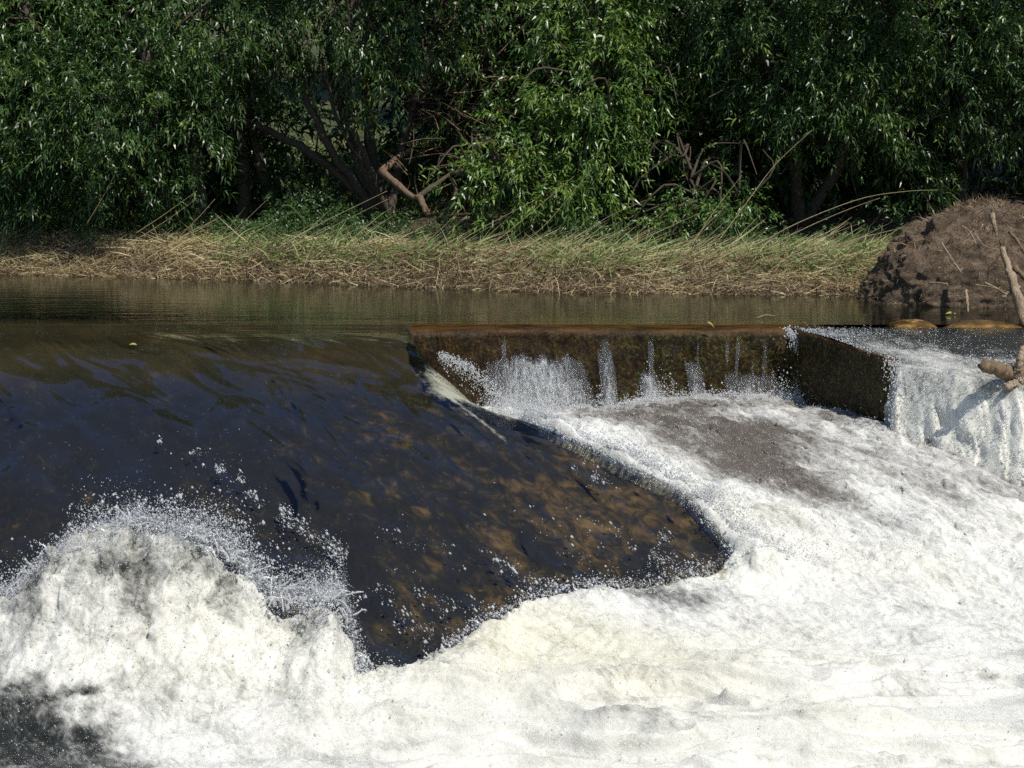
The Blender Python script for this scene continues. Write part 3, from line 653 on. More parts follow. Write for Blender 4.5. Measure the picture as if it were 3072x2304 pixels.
def blob_sprigs(blobs, dens=1.0, **kw):
    Vs, Fs, As, off = [], [], [], 0; cs = []
    for (px, row, D, rx, rz, k) in blobs:
        c = at(px, row, D=D); ry = min(rx, 1.1)*.8; n = int(330*k*dens*(rx*rz+rx*ry+ry*rz)/1.5)
        d = unit(rng.normal(0, 1, (n, 3))); d[:, 1] = np.where(rng.random(n) < .55, -np.abs(d[:, 1]), d[:, 1])
        tn = kw.get('tone', .5)+rng.normal(0, .07); lump = 1+.50*fbm(d[:, 0]*2.2+px, d[:, 1]*2.2+row, d[:, 2]*2.2, o=2, seed=int(px) % 97)
        rad = (rng.uniform(.45, 1, n)**.6)*lump
        keep = noise(d[:, 0]*3.1+px*.3, d[:, 2]*3.1+row*.1, rad*3, seed=5) > -.06
        d = d[keep]; rad = rad[keep]
        nc = min(len(d), max(6, len(d)//4)); ci = rng.integers(0, nc, len(d)); d = d[:nc][ci]; rad = rad[:nc][ci]
        fan = unit(rng.normal(0, 1, (len(d), 3)))
        O = c+d*rad[:, None]*np.array([rx, ry, rz])+fan*rng.uniform(0, .15, (len(d), 1)); Dv = unit(d*.5+fan*.65+np.array([0, -.2, .0]))
        V, F, a = sprigs(O, Dv, **{**kw, 'tone': tn}); Vs.append(V); Fs.append(F+off); As.append(a); off += len(V); cs.append(c)
    return np.concatenate(Vs), np.concatenate(Fs), np.concatenate(As), cs
def px_curve(pts, n=14): return curve([at(p[0], p[1], D=p[2]) for p in pts], n)
def willow(name, label, root, blobs, stems, leafmat, dens=1, tops=(), group=None, twigs=14, **kw):
    g = at(root[0], root[1], D=root[2]); g[2] = float(ground_z(np.array(g[0]), np.array(g[1])))-.05
    t = empty(name, label, 'tree', tuple(g), group)
    V, F, a, cs = blob_sprigs(blobs, dens, **kw)
    if tops:
        V2, F2, a2, c2 = blob_sprigs(tops, .42, **{**kw, 'K': 10, 'L': .5, 'leaf': (.13, .22), 'wid': .05}); F = np.concatenate([F, F2+len(V)]); V = np.concatenate([V, V2]); a = np.concatenate([a, a2]); cs += c2
    mesh('foliage', V-g, F, leafmat, t, False, {'rnd': a})
    A = Acc()
    for s in stems:
        pts = px_curve(s[:-1]); r0, r1 = s[-1]
        pts = pts+.02*rng.normal(0, 1, pts.shape)
        add_tube(A, pts, np.linspace(r0, r1, len(pts)), 8, .18, len(A.V))
    A.build('trunk', BARK, t)
    B = Acc(); base = [g+np.array([0, 0, .3])] if not stems else [q for s in stems for q in px_curve(s[:-1])[5:]]
    base = np.array(base)
    for i in range(twigs*len(cs)//3+4):
        c = cs[rng.integers(len(cs))]; b = base[np.argmin(np.linalg.norm(base-c, axis=1)+rng.random(len(base))*1.0)]
        e = c+rng.normal(0, .35, 3); m = (b+e)/2+rng.normal(0, .18, 3)+np.array([0, 0, .15])
        add_tube(B, curve([b, m, e], 8), np.linspace(.022, .005, 8), 5, .1, cap=False)
    B.build('branches', BARK, t)
    return t
willow('willow_tree', 'large dense willow filling the left side with glossy drooping leaves', (165, 235, 22.9),
       [(-60, 40, 23, 1.3, 1.0, 1), (30, 20, 22.6, 1.2, .8, 1), (120, 40, 22.5, 1.1, .8, 1), (215, 30, 22.6, 1.0, .75, 1), (300, 25, 23, .9, .6, .9), (20, 110, 22.2, 1.1, .8, 1), (110, 115, 22.1, 1.1, .85, 1), (185, 105, 22.3, .75, .75, 1),
        (-20, 175, 22.6, .9, .6, 1), (60, 165, 22.4, .9, .55, 1), (130, 165, 22.4, .75, .5, .9), (185, 170, 22.3, .4, .35, .6), (35, 205, 22.5, .8, .3, .9), (110, 205, 22.5, .6, .28, .8), (250, 75, 23, .7, .35, .6), (275, 70, 23.6, .5, .3, .8)],
       [[(165, 235, 22.9), (160, 180, 23), (150, 90, 23.2), (140, -30, 23.4), (.12, .06)], [(165, 235, 22.9), (120, 160, 22.8), (70, 80, 22.6), (20, 0, 22.5), (.09, .03)], [(200, 232, 23.1), (196, 170, 23.3), (185, 90, 23.5), (210, 0, 23.5), (.10, .05)], [(244, 232, 23.6), (243, 180, 23.7), (238, 110, 23.9), (232, 30, 24), (.10, .07)],
        [(292, 236, 23.5), (268, 190, 23.6), (254, 140, 23.7), (246, 60, 23.9), (.085, .05)]],
       LEAF, 1.15, [(-60, -55, 23.5, 1.5, .8, 1), (80, -55, 23.4, 1.5, .8, 1), (220, -50, 23.6, 1.4, .8, 1)])
willow('willow_tree', 'many-stemmed willow fanning out above the brown fallen branch', (380, 222, 23.0),
       [(330, 25, 22.8, .75, .6, .75), (375, 30, 22.5, .8, .6, 1), (425, 25, 22.8, .75, .5, .9), (350, 75, 22.6, .5, .35, .6), (395, 80, 22.5, .45, .3, .6), (445, 60, 23, .4, .35, .4), (300, 80, 23.2, .3, .2, .4), (285, 112, 24.3, .55, .2, .7), (225, 165, 24, .25, .3, .4), (430, 130, 23.2, .3, .25, .25), (480, 90, 23.2, .5, .3, .35), (500, 30, 23.3, .8, .6, .8), (470, 120, 24, .5, .35, .35), (560, 20, 23.6, .8, .5, .8)],
       [[(378, 222, 23), (350, 185, 23), (290, 140, 23.1), (215, 112, 23.3), (.085, .03)], [(380, 222, 23), (345, 170, 22.9), (310, 110, 22.8), (280, 20, 22.8), (.075, .03)], [(382, 222, 23), (355, 150, 23), (335, 80, 23), (318, -20, 23.2), (.08, .04)], [(385, 222, 23), (362, 160, 22.8), (345, 90, 22.7), (352, 10, 22.6), (.06, .03)],
        [(386, 224, 23), (372, 150, 23.1), (366, 80, 23.2), (372, -20, 23.4), (.085, .05)], [(388, 224, 22.9), (368, 170, 22.8), (338, 120, 22.7), (322, 60, 22.6), (.045, .02)], [(392, 226, 22.9), (380, 190, 22.8), (360, 145, 22.6), (352, 100, 22.6), (.05, .025)], [(390, 224, 23), (400, 150, 23.4), (425, 70, 23.6), (450, -20, 23.8), (.07, .035)]],
       LEAF, .95, [(330, -50, 23.4, 1.3, .8, 1), (450, -55, 23.6, 1.3, .8, 1), (570, -50, 23.8, 1.3, .8, 1), (440, -90, 22.0, .7, .4, 1), (500, -95, 22.2, .7, .4, 1), (350, -90, 22.2, .8, .4, .8)])  # nearest top clumps are out of view, added to shade the centre stems
willow('willow_bush', 'bright green willow bush leaning over the straw right of the fallen branch', (560, 250, 21.6),
       [(600, 30, 21.8, .75, .6, 1), (575, 85, 21.5, .65, .45, 1), (630, 90, 21.6, .6, .5, 1), (540, 130, 21.3, .55, .33, 1), (590, 140, 21.3, .6, .4, 1), (500, 165, 21.1, .42, .22, 1.1), (465, 182, 20.9, .22, .14, 1.0), (545, 180, 21.1, .5, .35, 1), (520, 215, 21, .4, .33, .8), (585, 195, 21.2, .4, .35, .8), (555, 235, 21, .4, .25, .6), (650, 130, 21.8, .4, .3, .6), (555, 60, 22, .5, .4, .8), (480, 220, 21.2, .2, .15, .3)],
       [[(560, 250, 21.6), (565, 190, 21.5), (585, 110, 21.6), (605, 0, 21.9), (.05, .02)], [(556, 250, 21.6), (540, 200, 21.3), (500, 172, 21.1), (462, 176, 20.9), (.03, .008)], [(565, 250, 21.6), (590, 190, 21.4), (620, 120, 21.5), (640, 60, 21.7), (.035, .012)], [(575, 250, 21.7), (574, 215, 21.5), (560, 180, 21.2), (535, 150, 21.2), (.02, .008)]],
       LEAFB, 1.15, [(610, -50, 22.4, 1.0, .8, 1)], tone=.55, leaf=(.10, .17), wid=.025)
willow('willow_tree', 'big dark-green willow overhanging the black hollow on the right', (800, 225, 22.4),
       [(690, 20, 22.3, .9, .6, 1), (770, 30, 21.9, 1.0, .7, 1), (860, 30, 21.8, 1.0, .7, 1), (950, 30, 21.9, 1.0, .7, 1), (1040, 40, 22.2, 1.0, .8, 1), (720, 75, 21.9, .5, .5, .9), (790, 85, 21.6, .8, .5, 1.1), (870, 90, 21.6, .8, .55, 1.1), (960, 90, 21.7, .8, .5, 1), (1030, 100, 22, .7, .5, .8), (760, 125, 21.6, .35, .3, .8), (820, 125, 21.5, .5, .28, .9),
        (900, 135, 21.7, .55, .35, .9), (915, 175, 21.8, .35, .3, .7), (745, 160, 21.7, .25, .3, .7), (660, 30, 22.5, .6, .45, .8), (935, 200, 21.8, .28, .2, .5), (985, 135, 22, .3, .2, .5), (725, 120, 21.9, .3, .5, .6), (1020, 150, 22.8, .5, .3, .4), (690, 100, 23, .4, .3, .4)],
       [[(800, 225, 22.4), (790, 150, 22.6), (760, 60, 22.6), (740, -30, 22.8), (.10, .04)], [(805, 225, 22.4), (850, 140, 22.3), (880, 60, 22.2), (900, -20, 22.4), (.08, .03)], [(960, 225, 23.2), (960, 120, 23.2), (980, 40, 23.3), (1010, -30, 23.5), (.10, .05)]],
       LEAF, 1.2, [(680, -45, 23.2, 1.2, .8, 1), (800, -50, 22.9, 1.4, .8, 1), (940, -50, 22.9, 1.5, .8, 1), (1070, -45, 23.2, 1.4, .8, 1), (1090, 60, 22.6, 1, 1, .8), (770, -95, 21.2, .9, .45, 1), (870, -100, 21.0, 1.0, .45, 1), (970, -100, 21.1, 1.0, .45, 1), (1060, -95, 21.4, .9, .45, 1)])  # nearest top clumps hang unseen above, added to darken the hollow with their shade
willow('willow_sapling', 'low young willow in front of the left rim of the black hollow', (700, 252, 21.0),
       [(700, 190, 21, .36, .28, 1), (735, 200, 20.9, .32, .22, 1), (690, 225, 20.8, .40, .22, 1), (740, 230, 20.8, .34, .18, .9), (660, 215, 21, .3, .22, .8), (640, 235, 20.9, .35, .18, .8), (690, 155, 21.3, .16, .18, .6), (610, 240, 21, .3, .15, .7)],
       [[(700, 252, 21), (698, 215, 21), (692, 180, 21.1), (688, 145, 21.3), (.022, .006)], [(705, 252, 21), (725, 225, 21), (735, 200, 20.9), (742, 180, 20.9), (.018, .005)]],
       LEAFB, 1.5, K=10, leaf=(.06, .11), L=.22, twigs=8, tone=.45)
# dark wood standing farther back
def back_tree(x, y, h, label, seed):
    g = np.array([x, y, float(ground_z(np.array(x), np.array(y)))-.1])
    t = empty('background_tree', label, 'tree', tuple(g), 'dark trees in the wood behind the willows')
    V, F, A_, off = [], [], [], 0
    for k in range(15):
        c = g+np.array([rng.normal(0, 1.2), rng.normal(0, .9), h*rng.uniform(.10 if y < 34 else .45, .95)]); n = 210
        d = unit(rng.normal(0, 1, (n, 3))); O = c+d*rng.uniform(.5, 1.1, (n, 1))*np.array([1.3, 1.1, .95])
        v, f, a = sprigs(O, unit(d+rng.normal(0, .5, d.shape)), K=9, L=.5, leaf=(.16, .26), wid=.06, tone=.3); V.append(v); F.append(f+off); A_.append(a); off += len(v)
    mesh('foliage', np.concatenate(V)-g, np.concatenate(F), LEAF, t, False, {'rnd': np.concatenate(A_)})
    B = Acc(); add_tube(B, curve([g, g+[.2, 0, h*.4], g+[-.1, .2, h*.9]], 12), np.linspace(.18, .05, 12), 9, .15, seed)
    for k in range(6):
        z = h*rng.uniform(.2, .7); e = g+np.array([rng.normal(0, 1.3), rng.normal(0, 1), z+1]); add_tube(B, curve([g+[0, 0, z], (g+[0, 0, z]+e)/2+[0, 0, .3], e], 8), np.linspace(.05, .01, 8), 6)
    B.build('trunk', BARK, t)
for i, (x, y, h, lb) in enumerate([(-10.5, 27, 5.6, 'dark tree at the far left edge behind the large willow'), (-7.2, 28.5, 5.3, 'dark tree showing between the big left willow leaves'), (-.2, 28.2, 5.3, 'dark tree behind the many-stemmed willow, right of its fan'), (1.0, 26.0, 5.3, 'dark tree behind the bright willow bush'),
                                   (4.0, 26.2, 5.3, 'dark tree closing the black hollow on its left side'), (6.6, 26, 5.3, 'dark tree closing the black hollow near the soil mound'), (9.3, 26.5, 5.3, 'dark tree beyond the soil mound at the right edge'), (-3.0, 42, 7.0, 'dark tree far back, seen through the gap between trunks'), (-8.6, 25.6, 5.3, 'dark tree close behind the outer left side of the large willow'), (-5.6, 25.2, 5.3, 'dark tree close behind the right half of the large left willow'), (-13, 34, 6.5, 'farthest dark tree on the left'), (.5, 36, 6.5, 'farthest dark tree behind the centre of the thicket'), (2.7, 25.4, 4.8, 'dark tree just behind the gap between bright bush and right willow'), (5.3, 25.2, 4.8, 'dark tree just behind the black hollow on the right')]):
    back_tree(x, y, h, lb, i)

# ---------------------------------------------------------------- straw, grass and weeds on the bank
def blades(P, Dv, L, W, tone, bend=.35, seg=4, grav=.25):
    n = len(P); t = np.linspace(0, 1, seg+1)
    side_ = unit(np.cross(Dv, np.array([0, -1., .25])+rng.normal(0, .45, (n, 3))))
    bd = rng.normal(0, bend, (n, 1, 3)); bd[..., 2] -= grav
    c = P[:, None]+Dv[:, None]*(L[:, None]*t[None])[..., None]+bd*(L[:, None]*t[None]**2)[..., None]
    w = (W[:, None]*(1-t[None]**2*.85))[..., None]*side_[:, None]*.5
    V = np.stack([c-w, c+w], 2).reshape(-1, 3)
    b = (2*(seg+1))*np.arange(n)[:, None, None]+2*np.arange(seg)[None, :, None]
    F = (b+np.array([0, 1, 3, 2])).reshape(-1, 4)
    return V, F, np.repeat(np.clip(tone, 0, 1), 2*(seg+1))
def bank_pts(n, s0, s1, x0=-9.5, x1=7.2):
    x = rng.uniform(x0, x1, n); s = rng.uniform(s0, s1, n); y = bank_y(x)+s
    return np.column_stack([x, y, ground_z(x, y)])
parts = []
n = 26000                                                            # brown tangle at the water's edge
P = bank_pts(n, -.12, .75); P[:, 2] += rng.uniform(-.02, .10, n); P[:, 2] = np.maximum(P[:, 2], .0)
d = unit(np.column_stack([rng.normal(.25, .9, n), rng.normal(-.35, .5, n), rng.normal(.1, .6, n)]))
parts.append(blades(P, d, rng.uniform(.06, .28, n), rng.uniform(.004, .011, n), np.clip(rng.beta(1.8, 2.3, n)*.68, 0, .66)))
n = 17000                                                            # combed-over straw, lying towards the right
P = bank_pts(n, .10, 1.4); P = P[noise(P[:, 0]*1.3, P[:, 1]*2.2, seed=330)+.4*noise(P[:, 0]*4, P[:, 1]*4, seed=331) > rng.uniform(-.7, .35, n)]; n = len(P); P[:, 2] += rng.uniform(.0, .05, n)+.10*np.maximum(0, noise(P[:, 0]*2.1, P[:, 1]*2, seed=332))
left = P[:, 0] < -1
d = unit(np.column_stack([rng.normal(1, .35, n)*np.where(left & (rng.random(n) < .35), -1, 1), rng.normal(-.25, .4, n), rng.normal(.08, .26, n)]))
parts.append(blades(P, d, rng.uniform(.12, .5, n), rng.uniform(.005, .013, n), .38+.33*rng.random(n), .3))
n = 21000                                                            # green grass mixed in, thicker to the right
P = bank_pts(n, .25, 1.8); gm = noise(P[:, 0]*.9, P[:, 1]*1.5, seed=301)+np.interp(P[:, 0], [-8, -4, -2.5, 0, 2, 5], [-.5, -.25, .2, .05, .45, .6]) > rng.uniform(-.4, .5, n); P = P[gm]; n = len(P)
P[:, 2] += rng.uniform(.0, .1, n)
d = unit(np.column_stack([rng.normal(.5, .6, n), rng.normal(-.25, .45, n), rng.normal(.30, .30, n)]))
parts.append(blades(P, d, rng.uniform(.10, .34, n), rng.uniform(.007, .018, n), .78+.22*rng.random(n), .3, grav=.45))
n = 3600                                                             # leaning thin stems
P = bank_pts(n, .2, 1.2, -8, 6.5); keep = rng.random(n) < np.interp(P[:, 0], [-8, -3, -1, 1, 3, 5.5], [.25, .25, .4, .7, .55, .45]); P = P[keep]; n = len(P)
an = rng.normal(.45, .2, n); d = np.column_stack([np.cos(an), rng.normal(-.1, .15, n), np.sin(an)])
parts.append(blades(P, unit(d), rng.uniform(.2, .95, n)**1.6, rng.uniform(.004, .0075, n), .55+.16*rng.random(n), .05, grav=.06))
def joined(parts):
    V = np.concatenate([p[0] for p in parts]); off = np.cumsum([0]+[len(p[0]) for p in parts[:-1]])
    return V, np.concatenate([p[1]+o for p, o in zip(parts, off)]), np.concatenate([p[2] for p in parts])
V, F, a = joined(parts)
tag(mesh('flattened_grass', V, F, GRASS, None, True, {'rnd': a}), 'matted straw and grass combed flat along the far bank', 'grass', kind='stuff')
# grass on the bright clearing behind
n = 30000; x = rng.uniform(-14, 3, n); y = rng.uniform(24.2, 33, n); P = np.column_stack([x, y, ground_z(x, y)])
d = unit(np.column_stack([rng.normal(.2, .6, n), rng.normal(0, .6, n), rng.uniform(.5, 1.2, n)]))
V, F, a = blades(P, d, rng.uniform(.1, .35, n), rng.uniform(.01, .02, n), np.where(rng.random(n) < .75, .76+.14*rng.random(n), .25+.25*rng.random(n)), .3)
tag(mesh('clearing_grass', V, F, GRASS, None, True, {'rnd': a}), 'sunlit grass in the clearing seen between the trunks', 'grass', kind='stuff')
# low leafy weeds along the top of the bank
n = 4200; x = rng.uniform(-8.5, 7, n); x = np.where((x > 2.7) & (rng.random(n) < .85), rng.uniform(-8.5, 2.7, n), x); y = bank_y(x)+rng.uniform(1.1, 2.6, n); z = ground_z(x, y)
hh = np.clip(.5*noise(x*1.1, y*.7, seed=311)+np.interp(x, [-8, -5, -3, -1, 0, 2, 6], [.30, .28, .12, .30, .26, .2, .12]), .05, .75)
P = np.column_stack([x, y, z+rng.random(n)*hh]); d = unit(np.column_stack([rng.normal(0, .6, n), rng.normal(-.3, .5, n), rng.uniform(.2, 1, n)]))
V, F, a = sprigs(P, d, K=8, L=.16, leaf=(.05, .10), wid=.02, tone=.4)
tag(mesh('weeds', V, F, WEED, None, False, {'rnd': a}), 'low green weeds between the straw and the willows', 'weeds', kind='stuff')
# big broad grass blades arching up
def tall_stem(pts, r, label, name='reed_stem', mat=STRAW, cat='stem', n=18):
    P = px_curve(pts, n); A = Acc(); b = P[0].copy(); add_tube(A, P-b, np.linspace(r, r*.35, n), 6, .15, int(pts[0][0]), cap=True)
    V = np.concatenate(A.V); o = mesh(name, V, [np.concatenate(f) for f in A.F.values()], mat); o.location = tuple(b)
    return tag(o, label, cat, 'long dry stems leaning over the bank')
tall_stem([(838, 262, 19.5), (888, 238, 19.5), (918, 202, 19.6), (937, 190, 19.6)], .007, 'long dry stem tip rising toward the soil mound') if False else None
ST = [([(755, 246, 19.6), (800, 222, 19.5), (860, 199, 19.4), (905, 191.5, 19.3), (938, 190, 19.3)], .0075, 'upper of the two long pale stems arching over the black hollow'),
      ([(762, 250, 19.6), (812, 225, 19.5), (852, 208, 19.4), (880, 198, 19.35)], .007, 'lower of the two long pale stems arching over the black hollow'),
      ([(800, 262, 19.4), (850, 241, 19.3), (905, 227, 19.2), (940, 214.5, 19.1)], .007, 'dry stem reaching out to the top of the soil mound slope'),
      ([(792, 264, 19.4), (830, 247, 19.4), (873, 234, 19.3)], .006, 'short dry stem ending just left of the soil mound'),
      ([(716, 244, 19.8), (745, 205, 19.9), (775, 165, 20), (812, 130, 20.1)], .006, 'tall thin stem standing highest against the right willow'),
      ([(690, 248, 19.8), (715, 210, 19.9), (742, 175, 20)], .005, 'thin stem left of the highest one, leaning parallel to it'),
      ([(735, 240, 19.8), (762, 213, 19.8)], .005, 'short stem below the highest thin stem'),
      ([(275, 250, 20.3), (320, 224, 20.2), (387, 191, 20.1)], .008, 'upper of the paired braided stems below the brown fallen branch'),
      ([(282, 252, 20.3), (330, 228, 20.2), (388, 199, 20.1)], .007, 'lower of the paired braided stems below the brown fallen branch'),
      ([(135, 234, 21.2), (165, 214, 21.1), (197, 191, 21)], .007, 'straight dry stem before the foot of the large left willow, upper one'),
      ([(140, 238, 21.2), (170, 218, 21.1), (195, 200, 21)], .006, 'straight dry stem just under the upper one at the left willow foot'),
      ([(178, 238, 21.1), (198, 218, 21), (215, 199, 21)], .006, 'dry stem right of the pair at the left willow foot'),
      ([(222, 242, 20.8), (246, 220, 20.7), (271, 196, 20.6)], .006, 'dry stem leaning between the left willow and the trunk gap'),
      ([(86, 225, 21.4), (104, 195, 21.4), (123, 158, 21.4)], .004, 'very thin upright stem against the leaves of the left willow'),
      ([(470, 262, 19.5), (520, 222, 19.5), (574, 176, 19.5)], .006, 'long stem crossing the bright willow bush'),
      ([(500, 262, 19.5), (545, 225, 19.4), (590, 171, 19.4)], .006, 'steep stem right of the one crossing the bright bush'),
      ([(430, 262, 19.6), (475, 232, 19.6), (535, 200, 19.6)], .006, 'stem leaning from the straw below the bright bush'),
      ([(560, 262, 19.4), (600, 222, 19.4), (646, 200, 19.4)], .005, 'stem leaning between the bright bush and the young willow'),
      ([(600, 262, 19.3), (650, 236, 19.3), (700, 213, 19.3)], .006, 'stem lying up across the foot of the young willow'),
      ([(415, 252, 19.7), (440, 230, 19.7), (462, 208, 19.7)], .005, 'short steep stem beside the end of the fallen branch')]
for s in ST: tall_stem(*s)
V, F, a = None, None, None
def blade_thing(pts, w, label):
    P = px_curve(pts, 16); b = P[0].copy(); t = np.linspace(0, 1, 16)
    wv = np.array([.5, -.2, .85])*w; wv = wv[None]*(np.sin(np.clip(t*.93+.07, 0, 1)*math.pi)**.6)[:, None]*.5
    V = np.stack([P-wv-b, P+wv-b+[0, .002, 0]], 1).reshape(-1, 3); i = 2*np.arange(15)[:, None]; F = i+np.array([0, 1, 3, 2])
    o = mesh('grass_blade', V, F, WEED, attrs={'rnd': np.full(len(V), .95)}); o.location = tuple(b)
    tag(o, label, 'grass blade', 'broad green grass blades arching over the straw')
blade_thing([(268, 232, 20.6), (275, 215, 20.5), (287, 205, 20.5), (300, 214, 20.4)], .028, 'broad green blade arching over right of the trunk gap')
blade_thing([(284, 238, 20.5), (280, 222, 20.4), (296, 212, 20.4), (308, 226, 20.4)], .03, 'second broad green blade folded over, lower down')
blade_thing([(362, 240, 20.3), (366, 226, 20.3), (376, 216, 20.3)], .026, 'upright green blade under the paired braided stems')
blade_thing([(800, 258, 19.5), (808, 238, 19.5), (822, 232, 19.5), (832, 244, 19.5)], .024, 'green blade curling over before the black hollow')
blade_thing([(745, 250, 19.6), (762, 232, 19.6), (778, 226, 19.6)], .02, 'pointed green blade at the foot of the long arching stems')
blade_thing([(735, 236, 19.7), (742, 218, 19.7), (750, 208, 19.7), (753, 211, 19.7)], .022, 'short pale seed head at the left of the black hollow')

# ---------------------------------------------------------------- fallen wood
def log_thing(name, label, cat, segs, mat, grp=None, parent_loc=None, wob=.22):
    """segs: list of (part name, px pts, (r0,r1))"""
    b = px_curve(segs[0][1], 3)[0]; t = empty(name, label, cat, tuple(b), grp)
    for nm, pts, (r0, r1), mt in segs:
        P = px_curve(pts, 30); P = P+np.column_stack([.008*noise(np.arange(30)*.7, 0, seed=k+len(nm)) for k in range(3)])
        A = Acc(); rr = np.linspace(r0, r1, 30)*(1+.09*noise(np.arange(30)*.45, 0, seed=int(pts[0][0])))
        add_tube(A, P, rr, 14, wob, int(pts[0][1])); A.build(nm, mt, t)
    return t
log_thing('fallen_branch', 'crooked bare brown branch slanting down to the straw in the centre', 'branch',
          [('main_limb', [(381, 171, 22.3), (392, 180, 22), (402, 189, 21.7), (412, 197, 21.5), (420, 198, 21.4), (424, 207, 21.2), (429, 215, 21.1)], (.044, .034), REDWOOD),
           ('upper_limb', [(381, 173, 22.3), (392, 162, 22.6), (402, 155, 22.9), (413, 149, 23.2)], (.05, .025), REDWOOD), ('side_limb', [(416, 198, 21.4), (432, 187, 21.9), (448, 176, 22.3), (470, 166, 22.6)], (.035, .02), BARK)], REDWOOD)
log_thing('fallen_branch', 'short sunlit brown branch poking from the bright bush', 'branch', [('limb', [(472, 156, 21.9), (478, 148, 21.8), (488, 138, 21.7)], (.035, .028), REDWOOD)], REDWOOD)
log_thing('fallen_branch', 'grey curved branch lying dark behind the centre straw', 'branch', [('limb', [(438, 222, 21.9), (452, 202, 21.9), (456, 188, 22), (450, 176, 22.2)], (.03, .02), BARK)], BARK)
A = Acc()
tw = empty('dead_twigs', 'bare dead twigs tangled in the dark between the centre willows', 'twigs', tuple(at(440, 200, D=22.6)))
for k in range(120):
    p0 = (rng.uniform(395, 500), rng.uniform(20, 205), rng.uniform(22.4, 23.6)); an = rng.uniform(-.6, 2.6); l = rng.uniform(12, 60)
    p2 = (p0[0]+l*math.cos(an), p0[1]-l*math.sin(an)*.8, p0[2]+rng.normal(0, .2)); p1 = ((p0[0]+p2[0])/2+rng.normal(0, 5), (p0[1]+p2[1])/2+rng.normal(0, 4), p0[2])
    add_tube(A, px_curve([p0, p1, p2], 7), np.linspace(.010, .003, 7), 5, cap=False)
for k in range(40):
    p0 = (rng.uniform(590, 720), rng.uniform(100, 215), rng.uniform(22, 23)); an = rng.uniform(-.6, 2.6); l = rng.uniform(10, 45)
    add_tube(A, px_curve([p0, (p0[0]+l*math.cos(an), p0[1]-l*math.sin(an)*.8, p0[2])], 4), np.linspace(.009, .003, 4), 5, cap=False)
tag(A.build('twig_tangle', REDWOOD, tw), None, None, kind='stuff')

# ---------------------------------------------------------------- root-and-soil mound
mo = at(985, 305, z=0); mc = np.array([mo[0]+.15, mo[1]+.55, -.15])
mound = empty('root_mound', 'brown dome of soil and roots standing at the water on the right', 'root mound', tuple(mc))
nu_, nv_ = 260, 130
th, ph = np.meshgrid(np.linspace(0, 2*math.pi, nu_), np.linspace(0, math.pi/2, nv_))
dx_, dy_, dz_ = np.cos(th)*np.cos(ph), np.sin(th)*np.cos(ph), np.sin(ph)
rx = np.where(dx_ < 0, 1.38, 1.6)
lump = 1+.09*fbm(dx_*2.2, dy_*2.2, dz_*2.2, o=3, seed=401)+.05*fbm(dx_*9, dy_*9, dz_*9, o=4, seed=402)+.03*fbm(dx_*26, dy_*26, dz_*26, o=3, seed=404)-.13*sm(.25, .7, fbm(dx_*3.1+2, dy_*3.1, dz_*4.5, o=2, seed=403))
shape = np.sign(dz_)*np.abs(dz_)**1.1
Vm = np.stack([dx_*rx*lump, dy_*.85*lump, shape*1.20*lump], -1)
mesh('soil', Vm.reshape(-1, 3), grid(nv_, nu_), SOIL, mound)
sel = rng.integers(0, nu_*nv_, 11000); Pm = Vm.reshape(-1, 3)[sel]; Nm = unit(Pm/np.array([1.9, .75, 1.5])); ok = Nm[:, 1] < .45; Pm, Nm = Pm[ok], Nm[ok]; n = len(Pm)
V, F, a = blades(Pm-Nm*.01, unit(Nm*.6+rng.normal(0, .6, (n, 3))+[0, 0, -.3]), rng.uniform(.02, .08, n), rng.uniform(.003, .009, n), np.where(rng.random(n) < .8, .22*rng.random(n)+.02, .28+.25*rng.random(n)), .6, 3)
tag(mesh('root_fibres', V, F, GRASS, mound, True, {'rnd': a}), None, kind='stuff')
def mound_stick(pts, r, label=None, mat=DEADWOOD):
    A = Acc(); P = px_curve(pts, 14); add_tube(A, P, np.linspace(r, r*.6, 14)*(1+.3*noise(np.arange(14)*.9, 0, seed=int(pts[0][0]))), 7, .3, 5); o = A.build('stick', mat, mound)
    if label: o['label'] = label
mound_stick([(992, 214, 17.35), (994, 224, 17.3), (997, 236, 17.3)], .028, 'splintered pale stub near the mound top')
mound_stick([(942, 243, 17.3), (946, 250, 17.2), (954, 262, 17.1)], .010)
mound_stick([(950, 258, 17.2), (958, 268, 17.1), (962, 274, 17.1)], .012)
mound_stick([(929, 283, 17), (940, 283, 16.9), (948, 284, 16.9)], .010)
mound_stick([(966, 290, 16.9), (967, 300, 16.8), (968, 312, 16.75)], .016)
mound_stick([(985, 283, 16.9), (996, 288, 16.8), (1006, 295, 16.8)], .012)
mound_stick([(962, 226, 17.3), (970, 232, 17.2), (976, 244, 17.1)], .008)
mound_stick([(1010, 232, 17.2), (1018, 242, 17), (1030, 262, 16.9)], .018, None, REDWOOD)
mound_stick([(1015, 268, 16.9), (1022, 275, 16.8), (1040, 290, 16.7)], .03, None, REDWOOD)
mound_stick([(975, 234, 17.25), (985, 246, 17.1), (1000, 250, 17)], .007)
log_thing('broken_branch', 'pale broken branch leaning upright before the soil mound at the frame edge', 'branch',
          [('limb', [(1002, 248, 16.7), (1008, 268, 16.6), (1014, 286, 16.5), (1022, 310, 16.4), (1034, 345, 16.3)], (.028, .06), DEADWOOD), ('side_twig', [(1003, 297, 16.5), (1011, 291, 16.5), (1020, 286, 16.5)], (.02, .016), DEADWOOD),
           ('hanging_twig', [(1004, 300, 16.45), (1006, 315, 16.4), (1008, 330, 16.4)], (.008, .005), BARK)], DEADWOOD)
tall_stem([(975, 285, 16.9), (990, 287, 16.7), (1005, 291, 16.5)], .009, 'pale green stick lying level across the mound foot')
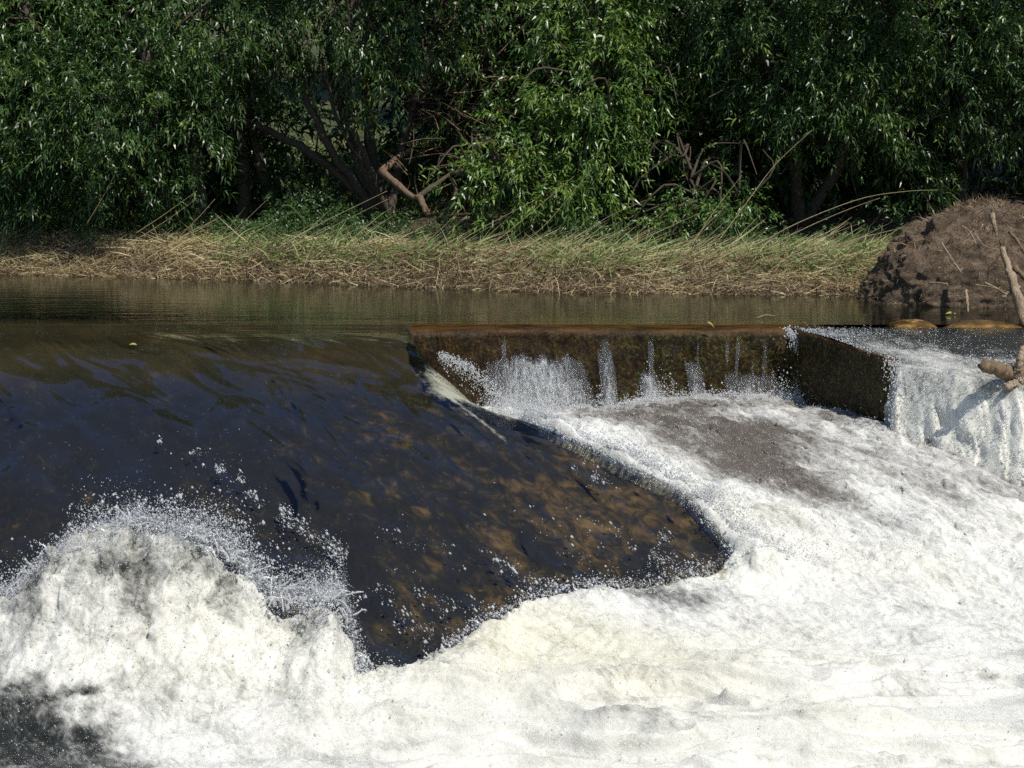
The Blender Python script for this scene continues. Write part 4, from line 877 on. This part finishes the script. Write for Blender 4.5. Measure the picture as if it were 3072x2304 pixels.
lt = log_thing('driftwood_log', 'broken-ended light brown log jutting in from the right over the rapids', 'log',
               [('trunk', [(984, 366, 13.35), (996, 368, 13.4), (1010, 373, 13.45), (1040, 376, 13.5), (1070, 374, 13.6)], (.05, .07), DRIFT), ('stub', [(1018, 370, 13.4), (1020, 357, 13.4), (1024, 347, 13.5)], (.03, .02), DEADWOOD),
                ('lower_splinter', [(1004, 386, 13.35), (1014, 385, 13.4), (1030, 380, 13.45), (1060, 378, 13.5)], (.025, .06), DEADWOOD)], REDWOOD)
# ---------------------------------------------------------------- stones and floating bits
def stone(px, row, D, s, label, z=-.02, seed=0):
    th, ph = np.meshgrid(np.linspace(0, 2*math.pi, 40), np.linspace(-math.pi/2, math.pi/2, 22)); c = at(px, row, D=D); c[2] = z
    d = np.stack([np.cos(th)*np.cos(ph), np.sin(th)*np.cos(ph), np.sin(ph)], -1)
    l = 1+.22*fbm(d[..., 0]*1.6+seed, d[..., 1]*1.6, d[..., 2]*1.6, o=4, seed=seed)
    o = mesh('stone', (d*np.array(s)*l[..., None]).reshape(-1, 3), grid(22, 40), OCHRE); o.location = tuple(c); tag(o, label, 'stone', 'ochre stones at the pool outlet')
_m = M('ochre_stone'); _a = _m.noise(_m.pos(), 9, 6, .7)
OCHRE = _m.done(_m.princ(_m.ramp(_a, [(.35, (.05, .03, .012)), (.52, (.22, .13, .04)), (.68, (.42, .29, .11))]), .35, _m.bump(_a, .8, .03)))
stone(912, 322, 16.55, (.24, .35, .10), 'flat ochre stone breaking the surface below the soil mound, left one', -.10, 3)
stone(985, 324, 16.5, (.42, .35, .10), 'wider ochre stone just right of the other, under the broken branch', -.10, 8)
LEAFY = mat_simple('yellow_leaf', (.30, .27, .05), .5)
def float_leaf(px, row, D, z, L, w, label, an=0, mat=LEAFY, tilt=0):
    t = np.linspace(0, 1, 9); c = np.column_stack([L*(t-.5)*math.cos(an), 0*t, L*(t-.5)*math.sin(an)+.15*L*np.sin(t*math.pi)]); ww = w*np.sin(t*math.pi)**.8*.5
    wv = np.column_stack([0*t, ww*.8, ww*.7+1e-4]); V = np.stack([c-wv, c+wv], 1).reshape(-1, 3); i = 2*np.arange(8)[:, None]
    o = mesh('fallen_leaf', V, i+np.array([0, 1, 3, 2]), mat); p = at(px, row, D=D); o.location = (p[0], p[1], p[2] if z is None else z+.012); tag(o, label, 'leaf', 'yellow willow leaves caught on the weir')
float_leaf(133, 344, 15.0, -.05, .07, .02, 'single yellow leaf riding the smooth water on the left')
float_leaf(711, 325, 16.12, None, .09, .022, 'yellow leaf stuck on the top edge of the mossy wall', -.7)
float_leaf(951, 307, 17.0, .0, .11, .025, 'yellow-green leaf floating below the soil mound')
tall_stem([(757, 318, 16.7), (766, 315, 16.7), (775, 316, 16.7)], .008, 'small twig floating above the mossy wall', 'floating_twig', STRAW, 'twig')
